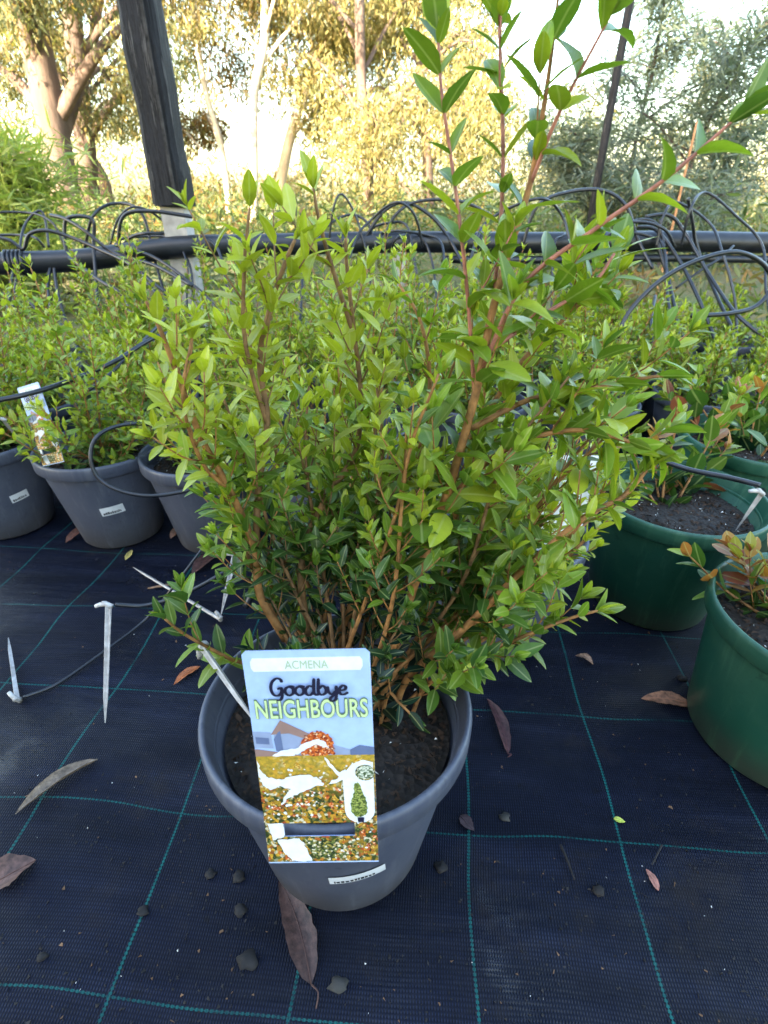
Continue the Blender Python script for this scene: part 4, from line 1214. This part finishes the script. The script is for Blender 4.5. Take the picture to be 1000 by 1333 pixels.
        sheet('small_tree', [jag(tr, .010, 4)], M['tree_p'], t, 4); sheet('small_pot', [[(.83, .765), (.89, .765), (.885, .79), (.835, .79)]], M['ink_dark'], t, 5)
        def letters(nm, v, f, u0, u1, v0, v1, mat, lay, parent, fit=None):
            xs = [a[0] for a in v]; ys = [a[1] for a in v]
            x0, x1, y0, y1 = fit or (min(xs), max(xs), min(ys), max(ys))
            mb = MB(); vs = []
            for a in v:
                x, z = xz(u0 + (u1 - u0) * (a[0] - x0) / (x1 - x0), v1 - (v1 - v0) * (a[1] - y0) / (y1 - y0))
                vs.append((x, bend(x, z) - lay * 0.00022, z))
            mb.add(vs, f); mb.build(nm, mat, parent, smooth=False)
            return (x0, x1, y0, y1)
        v, f = text_mesh('ACMENA', 0.0); letters('lettering', v, f, .33, .67, .041, .076, M['ink_pale'], 3, t)
        v, f = text_mesh('NEIGHBOURS', 0.012); fit = letters('lettering', v, f, .055, .965, .205, .288, M['ink_green'], 7, t)
        v, f = text_mesh('NEIGHBOURS', 0.042); letters('lettering_outline', v, f, .055, .965, .205, .288, M['ink_dgreen'], 5, t, fit)
        mbv, mbf, x = [], [], 0
        for ch in 'Goodbye':
            st, adv = SCRIPT[ch]
            for s in st:
                v, f = ribbon(s, 0.15); b0 = len(mbv)
                mbv += [(a.x + x, a.y) for a in v]; mbf += [tuple(i + b0 for i in q) for q in f]
            x += adv
        letters('script_lettering', mbv, mbf, .19, .82, .105, .215, M['ink_dark'], 9, t)
    return t

# main label: hooked on the rim, leaning back a little
tl, trr = P(323, 842, 0.221), P(487, 840, 0.221)
bl, br = P(350, 1123, 0.1835), P(494, 1120, 0.1835)
base = (bl + br) / 2; topc = (tl + trr) / 2
wd = (trr - tl).length
plant_tag('plant_label', 'large printed plant label reading Goodbye Neighbours hooked on the main pot', base, (trr - tl) + (br - bl), topc - base, (wd + (br - bl).length) / 2, (topc - base).length)
# small identical label on the left pot
l = p2.location
a = P(40, 512, 0.80); b_ = P(70, 604, 0.76)
plant_tag('plant_label', 'tilted printed plant label on the back grey pot beside the dirty-sticker pot', b_, Vector((1, -0.30, 0.32)), a - b_, 0.050, 0.125)
# plain white tag seen from behind, in the pot under the shrub
l = p5.location
a = P(735, 592, l.y - 0.02)
bb = P(722, 716, l.y - 0.03)
plant_tag('plant_label', 'blank white plant tag standing in the pot under the main shrub', bb, Vector((1, 0.1, -.05)), a - bb, 0.060, (a - bb).length, detail='blank', slot=False)

# ================================================================ DRIP STAKES AND TUBES
def stake(name, label, tip, head, roll=0.0, hook=True):
    tip, head = Vector(tip), Vector(head)
    L = (head - tip).length
    t = empty(name, tip); tag(t, label, 'drip stake', 'white drip stakes')
    z = (head - tip).normalized(); x = z.cross(Vector((0, 1, 0.2))).normalized(); y = z.cross(x)
    Rm = Matrix((x, y, z)).transposed() @ Matrix.Rotation(roll, 3, 'Z')
    t.rotation_euler = Rm.to_euler()
    mb = MB()
    # V-section blade, pointed at the tip
    prof = lambda s: [(-s, 0.35 * s), (0, -0.5 * s), (s, 0.35 * s), (s * 0.75, 0.6 * s), (0, -0.15 * s), (-s * 0.75, 0.6 * s)]
    st = [(0, 0.0006), (0.03, 0.0030), (L - 0.012, 0.0040), (L, 0.0042)]
    for (zz, s) in st: mb.v += [(px, py, zz) for px, py in prof(s)]
    for i in range(len(st) - 1):
        for k in range(6):
            k2 = (k + 1) % 6; mb.f.append((i * 6 + k, i * 6 + k2, (i + 1) * 6 + k2, (i + 1) * 6 + k))
    mb.f.append((5, 4, 3, 2, 1, 0)); mb.f.append(tuple(18 + k for k in range(6)))
    mb.build('blade', M['stake'], t, smooth=False)
    if hook:
        mb = MB(); mb.tube([Vector((-.004, 0, L - .004)), Vector((.004, 0, L)), Vector((.012, 0, L - .001)), Vector((.017, 0, L - .003))], 0.0036, 0.0024, 8)
        mb.tube([Vector((.006, 0, L - .0005)), Vector((.006, 0, L + .0035))], 0.003, 0.003, 8)
        mb.build('nozzle', M['stake'], t)
    return t
s1t = G(137, 941); s1h = P(142, 786, 0.505)
stake('drip_stake', 'upright weathered white drip stake stuck in the open mat', s1t, s1h, 0)
stake('drip_stake', 'short white drip stake lying on the mat with its nozzle on a thin tube', G(11, 830, .006), G(24, 912, .006), 0)
stake('drip_stake', 'white drip stake lying flat with its point towards the back pots', G(173, 738, .006), G(288, 806, .010), 0)
stake('drip_stake', 'weathered drip stake stuck in the main pot behind the label', P(340, 950, 0.255), P(262, 838, 0.31), 0)
stake('drip_stake', 'white drip stake leaning beside the main pot under the foliage', P(288, 800, 0.60), P(306, 722, 0.66), 0)
stake('drip_stake', 'pale drip stake in the soil of the pot with the dirty sticker', P(28, 575, 0.86), P(4, 545, 0.82), 0)
stake('drip_stake', 'pale drip stake slanting into the green pot soil', P(958, 690, 0.60), P(992, 640, 0.60), 0)

def dtube(label, pts, r=0.0028, group='thin black drip tubes'):
    mb = MB(); p = smooth_path(pts, 10); mb.tube(p, r, r, 8)
    o = mb.build('drip_tube', M['tube']); tag(o, label, 'tube', group); return o
def L3(lst): return [P(*a) for a in lst]
dtube('thin tube running over the mat to the lying nozzle stake', [G(30, 908, .006), G(75, 890, .004), G(130, 852, .006), G(190, 806, .01)] + L3([(225, 765, .60), (265, 712, .64), (290, 680, .68)]), .0020)
dtube('tube from the upright white stake nozzle to the main pot', [P(150, 787, .505), P(190, 788, .515)] + L3([(235, 775, .52), (280, 752, .53), (320, 725, .56), (345, 700, .60)]), .0028)
dtube('tube looping in front of the labelled back pot', L3([(162, 550, .80), (200, 551, .80), (250, 555, .82)]), .003)
dtube('large loose tube loop hanging before the labelled back pot', L3([(235, 556, .80), (170, 552, .76), (130, 565, .72), (118, 592, .70), (128, 622, .69), (160, 640, .68), (205, 645, .68), (262, 632, .70), (300, 600, .74)]), .003)
dtube('long arching tube sweeping over the left pots into the shrub', L3([(-40, 528, .74), (40, 512, .78), (100, 492, .84), (150, 470, .90), (200, 440, .98), (245, 428, 1.05)]), .004)
dtube('second tube under the long arching one', L3([(115, 508, .86), (140, 490, .90), (175, 455, .97), (215, 415, 1.1)]), .003)
# tubes from the header pipe
GT = 'black feeder tubes looping off the pipe'
def loop(label, lst, r=.0042): dtube(label, L3(lst), r * 1.2, GT)
loop('feeder tube hanging straight down from the tied end of the pipe', [(17, 352, 1.64), (12, 385, 1.60), (10, 430, 1.55), (10, 490, 1.5)])
loop('feeder tube arch rising from the tied end of the pipe', [(-40, 302, 1.66), (10, 312, 1.66), (30, 324, 1.66), (38, 305, 1.66), (60, 300, 1.66), (90, 308, 1.66), (130, 325, 1.64), (170, 345, 1.6), (200, 378, 1.56), (230, 410, 1.5)])
loop('pair of feeder tubes dropping into the left shrubs, left one', [(66, 345, 1.67), (62, 375, 1.62), (70, 410, 1.58), (95, 440, 1.5), (110, 480, 1.4)])
loop('pair of feeder tubes dropping into the left shrubs, right one', [(70, 345, 1.67), (76, 385, 1.62), (90, 430, 1.58), (105, 455, 1.5)])
loop('feeder tube crossing above the pipe left of the post', [(66, 280, 1.72), (85, 285, 1.70), (110, 300, 1.68), (150, 330, 1.66), (200, 345, 1.62), (250, 372, 1.56)])
loop('feeder tube bent square beside the post', [(88, 345, 1.68), (84, 300, 1.70), (90, 283, 1.70), (120, 286, 1.70), (122, 320, 1.69), (126, 380, 1.62), (128, 430, 1.55)])
loop('feeder tube hooped against the post foot', [(250, 282, 1.66), (200, 275, 1.66), (165, 278, 1.66), (155, 300, 1.66), (160, 330, 1.66), (190, 360, 1.62), (215, 380, 1.56)])
loop('feeder tube trailing from hoop down behind shrub', [(150, 318, 1.65), (200, 335, 1.64), (240, 362, 1.6), (280, 400, 1.54), (300, 450, 1.5)])
loop('feeder tube crossing low behind the left shrubs', [(90, 335, 1.64), (130, 365, 1.58), (160, 385, 1.55), (178, 425, 1.5), (200, 470, 1.42)])
loop('slack feeder tube hanging low left', [(-20, 380, 1.6), (20, 385, 1.6), (40, 395, 1.58), (60, 420, 1.5)], .003)
loop('feeder tube arching above the pipe behind the tall stems', [(470, 318, 1.75), (500, 275, 1.76), (530, 264, 1.78), (565, 285, 1.78), (590, 320, 1.76), (610, 360, 1.68)])
loop('small feeder tube arch right of the tall stems', [(495, 320, 1.75), (515, 280, 1.76), (545, 262, 1.78), (600, 262, 1.78), (640, 280, 1.78)], .0036)
loop('wide feeder tube arch over the pipe centre', [(680, 320, 1.78), (700, 268, 1.78), (740, 250, 1.80), (785, 248, 1.80), (815, 268, 1.78), (830, 310, 1.76), (850, 350, 1.7)])
loop('feeder tube dropping from the pipe behind the shrub tips', [(765, 318, 1.79), (750, 345, 1.74), (745, 380, 1.7), (760, 420, 1.6)])
loop('feeder tube descending steeply to the bright green plants', [(840, 282, 1.8), (870, 280, 1.8), (890, 300, 1.78), (925, 360, 1.66), (960, 410, 1.5), (1010, 450, 1.4)])
loop('feeder tube descending behind the steep one', [(830, 295, 1.8), (855, 300, 1.8), (885, 340, 1.72), (910, 390, 1.6), (930, 440, 1.5), (945, 490, 1.35)])
loop('twisted feeder tube dropping to the green pots, left strand', [(860, 285, 1.8), (858, 320, 1.78), (872, 370, 1.7), (882, 420, 1.5), (890, 490, 1.3), (893, 530, 1.1)])
loop('twisted feeder tube dropping to the green pots, right strand', [(868, 350, 1.7), (876, 390, 1.6), (885, 425, 1.5), (905, 480, 1.3), (935, 530, 1.1), (965, 575, 0.95), (985, 620, .82), (1000, 655, .70)])
loop('thin feeder tube crossing the loop diagonally', [(880, 375, 1.7), (915, 350, 1.72), (940, 335, 1.74), (955, 320, 1.78)], .003)
loop('short upright feeder end with a pale plug', [(896, 258, 1.76), (902, 290, 1.77), (906, 315, 1.78), (918, 350, 1.75), (940, 400, 1.6), (955, 430, 1.5)])
loop('feeder tube hanging among the shrub tips', [(853, 385, 1.5), (848, 420, 1.4), (850, 470, 1.3)], .0036)
loop('big oval tube loop standing in front of the pipe', [(803, 440, 1.20), (820, 405, 1.22), (860, 365, 1.24), (910, 338, 1.26), (960, 328, 1.28), (995, 345, 1.30), (1005, 372, 1.30), (985, 398, 1.28), (950, 408, 1.26), (900, 411, 1.25)], .0042)
rt = random.Random(41)
def tangle(n, x0, x1, label):
    for k in range(n):
        a = rt.uniform(x0, x1); wdt = rt.choice((-1, 1)) * rt.uniform(25, 150); hp = rt.choice((rt.uniform(8, 30), rt.uniform(25, 68))); y0 = 318
        lst = [(a, y0 + 4, 1.74), (a + wdt * .12, y0 - hp * .7, 1.75 + rt.uniform(-.04, .04)), (a + wdt * rt.uniform(.3, .45), y0 - hp, 1.76 + rt.uniform(-.05, .05)),
               (a + wdt * rt.uniform(.65, .85), y0 - hp * rt.uniform(.5, .9), 1.76), (a + wdt, y0 + rt.uniform(0, 30), 1.72 + rt.uniform(-.05, .0)),
               (a + wdt * rt.uniform(1.0, 1.25), y0 + rt.uniform(60, 120), 1.58), (a + wdt * rt.uniform(1.1, 1.5), y0 + rt.uniform(130, 180), 1.45)]
        loop(label, lst, rt.choice((.0026, .003, .0036)))
tangle(7, 20, 190, 'tangled feeder tube arching off the pipe beside the black post')
tangle(6, 420, 600, 'tangled feeder tube arching off the pipe behind the main shrub')
tangle(7, 700, 900, 'tangled feeder tube arching off the pipe near the slender post')
loop('tube curving round the stained green pot plant', [(868, 602, .66), (900, 612, .64), (950, 622, .62), (990, 632, .60)], .003)
loop('tube ending behind the main pot', [(320, 790, .55), (345, 745, .57), (375, 700, .60), (420, 650, .64), (470, 610, .7), (530, 560, .8), (560, 545, .85)], .004)

# ================================================================ LITTER
def dead_leaf(label, a, b, wd, col, curl=0.1, fold=0.3, twist=0.0, stem=0.0, cat='dead leaf', seed=0):
    """a = base pixel, b = tip pixel, lying on the mat"""
    rg = random.Random(seed)
    A, B = G(*a, 0.003), G(*b, 0.003)
    L = (B - A).length
    t = empty('dead_leaf', (A.x, A.y, mat_z(A.x, A.y) + 0.0012)); tag(t, label, cat, 'dead leaves on the mat')
    ang = math.atan2(-(B.x - A.x), B.y - A.y)
    t.rotation_euler = (0, 0, ang)
    mb = MB(); n = 14
    for i in range(n + 1):
        q = i / n
        hw = wd * (math.sin(math.pi * min(1, q ** 0.8)) ** 0.8) + 0.0003
        bow = curl * L * math.sin(math.pi * q) * 0.5
        sx = 0.05 * L * math.sin(q * 3.0)
        for j in (-1, -.5, 0, .5, 1):
            ed = 1 + rg.uniform(-.10, .10) * abs(j)
            tw = twist * (q - .5)
            x = j * hw * ed
            z = bow + abs(j) ** 1.5 * hw * fold + x * tw + rg.uniform(0, .0005)
            mb.v.append((x * math.cos(fold * .8 * abs(j)) + sx, q * L, max(0.0004, z)))
    for i in range(n):
        for j in range(4):
            k = i * 5 + j; mb.f.append((k, k + 1, k + 6, k + 5))
    mat = plain('dead_leaf_%d' % seed, col, 0.55, 0.4, 0.4, 180, 0.5, 260, 0.0012)
    mb.build('blade', mat, t)
    mb = MB(); mb.tube([Vector((0.05 * L * math.sin(i / 6 * 3.0), i / 6 * L, curl * L * math.sin(math.pi * i / 6) * .5 + 0.0006)) for i in range(7)], 0.0007, 0.0003, 5)
    if stem: mb.tube(smooth_path([Vector((0, 0, 0.001)), Vector((0.003, -stem * .5, 0.002)), Vector((-0.002, -stem, 0.001))], 3), 0.0008, 0.0006, 5)
    mb.build('midrib', plain('dead_rib_%d' % seed, tuple(x * 1.25 for x in col), .6, .3, .1), t)
    return t
dead_leaf('long grey-tan curled gum leaf lying alone on the mat', (127, 988), (20, 1060), .009, (0.23, 0.17, 0.12), .05, .9, .5, 0, seed=1)
dead_leaf('crumpled reddish-brown leaf at the mat edge', (-12, 1150), (46, 1118), .016, (0.12, 0.06, 0.045), .15, .5, .6, 0, seed=2)
dead_leaf('big dark brown gum leaf with stalk lying against the main pot foot', (405, 1280), (362, 1142), .0125, (0.060, 0.030, 0.024), .04, .3, .3, .016, seed=3)
dead_leaf('narrow purple-brown curled leaf beside the main pot', (662, 980), (634, 908), .008, (0.075, 0.030, 0.032), .12, .6, .5, .004, seed=4)
dead_leaf('tan-orange oval leaf at the foot of a green pot', (903, 915), (836, 907), .011, (0.28, 0.13, 0.075), .08, .25, .2, 0, seed=5)
dead_leaf('tiny tan curled leaf on the mat between grey and green pots', (773, 862), (750, 851), .006, (0.26, 0.16, 0.11), .3, .6, .3, 0, seed=6)
dead_leaf('orange dry leaf under the low shoot', (260, 866), (226, 890), .006, (0.36, 0.11, 0.035), .1, .4, .3, 0, seed=7)
dead_leaf('small pinkish leaf on the open mat', (858, 1158), (842, 1130), .0035, (0.36, 0.16, 0.12), .08, .3, .2, 0, seed=8)
dead_leaf('brown dead leaf before the labelled back pot', (85, 705), (122, 682), .010, (0.12, 0.05, 0.035), .2, .5, .4, 0, seed=9)
dead_leaf('dark brown dead leaf in the shade of the stickerless pot', (285, 722), (250, 748), .014, (0.075, 0.035, 0.03), .15, .4, .4, 0, seed=10)
dead_leaf('pale yellow leaf fragment at the labelled pot foot', (163, 727), (171, 714), .005, (0.46, 0.38, 0.12), .1, .3, .2, 0, seed=11)
dead_leaf('brown dead leaf in shadow at the foot of the labelled pot', (222, 700), (236, 684), .008, (0.25, 0.14, 0.10), .2, .5, .2, 0, seed=12)
dead_leaf('yellow-green leaf scrap on the cross thread', (800, 1063), (815, 1067), .0028, (0.42, 0.48, 0.08), .1, .3, .1, 0, seed=13)
dead_leaf('long thin tan strip behind the flat stake', (192, 765), (255, 754), .003, (0.24, 0.14, 0.08), .06, .3, .2, 0, seed=14)
dead_leaf('small dark leaf by the main pot on a thread', (600, 1058), (618, 1078), .006, (0.05, 0.03, 0.035), .1, .4, .2, 0, seed=15)
def twig(label, lst, r):
    mb = MB(); mb.tube(smooth_path([G(x, y, .004) for x, y in lst], 5), r, r * .6, 6)
    tag(mb.build('twig', M['crumb']), label, 'twig', 'twigs on the mat')
twig('short black twig on the mat near the small pinkish leaf', [(730, 1100), (738, 1118), (748, 1145)], .0015)
twig('tiny forked twig just above the small pinkish leaf', [(862, 1100), (856, 1112), (849, 1126)], .0011)
# clods one can point at
def clod(label, px, py, s, mat, seed):
    rg = random.Random(seed); bm = bmesh.new(); bmesh.ops.create_icosphere(bm, subdivisions=2, radius=1)
    for v in bm.verts:
        v.co *= 1 + 0.6 * noise.noise(v.co * 1.9 + Vector((seed, 0, 0))) + 0.3 * noise.noise(v.co * 5 + Vector((seed, 3, 0)))
        v.co = Vector((v.co.x * s, v.co.y * s * .85, v.co.z * s * .6))
    me = bpy.data.meshes.new('clod'); bm.to_mesh(me); bm.free()
    me.polygons.foreach_set('use_smooth', [True] * len(me.polygons))
    s *= .52; g = G(px, py); o = link('soil_clod', me, None, (g.x, g.y, mat_z(g.x, g.y) + s * .4), mat)
    tag(o, label, 'soil clod', 'soil clods on the mat')
CM = [M['crumb'], plain('grey_clod', (0.05, 0.047, 0.042), .8, .3, .4)]
for k, (x, y, s, m) in enumerate([(658, 1062, .0055, 1), (574, 1130, .006, 0), (311, 1142, .006, 0), (312, 1186, .006, 0), (274, 1138, .005, 0), (441, 1282, .007, 1), (779, 1160, .006, 0), (322, 1250, .008, 0), (186, 1186, .005, 0), (55, 1246, .004, 0), (888, 882, .006, 0)]):
    clod('dark round soil clod lying on the open mat' if m == 0 else 'grey stone-like clod on the open mat', x, y, s, CM[m], k)
# uncountable crumbs
rg = random.Random(5)
def crumbs(n, mat, name, label, smin, smax):
    mb = MB()
    for _ in range(n):
        x = rg.uniform(-40, 1040); y = 700 + 633 * rg.random() ** 1.3
        if noise.noise((x * .006, y * .008, 4)) < -0.1 and rg.random() < .8: continue
        g = G(x, y); s = rg.uniform(smin, smax) * (0.6 + 0.4 * rg.random())
        c = Vector((g.x, g.y, mat_z(g.x, g.y) + s * .3))
        v = [c + Vector((rg.gauss(0, 1), rg.gauss(0, 1), rg.gauss(0, .4))).normalized() * s for _ in range(4)]
        mb.add(v, [(0, 1, 2), (0, 2, 3), (0, 3, 1), (1, 3, 2)])
    tag(mb.build(name, mat, smooth=False), label, kind='stuff')
crumbs(3200, M['crumb'], 'soil_crumbs', 'dark soil crumbs strewn over the mat', .0008, .0024)
crumbs(120, M['chip_pale'], 'pale_crumbs', 'tiny pale perlite and leaf crumbs on the mat', .0006, .0016)
crumbs(420, plain('brown_crumb', (0.16, 0.09, 0.05), .8, .2, .4), 'brown_crumbs', 'small brown leaf crumbs on the mat', .0010, .0026)
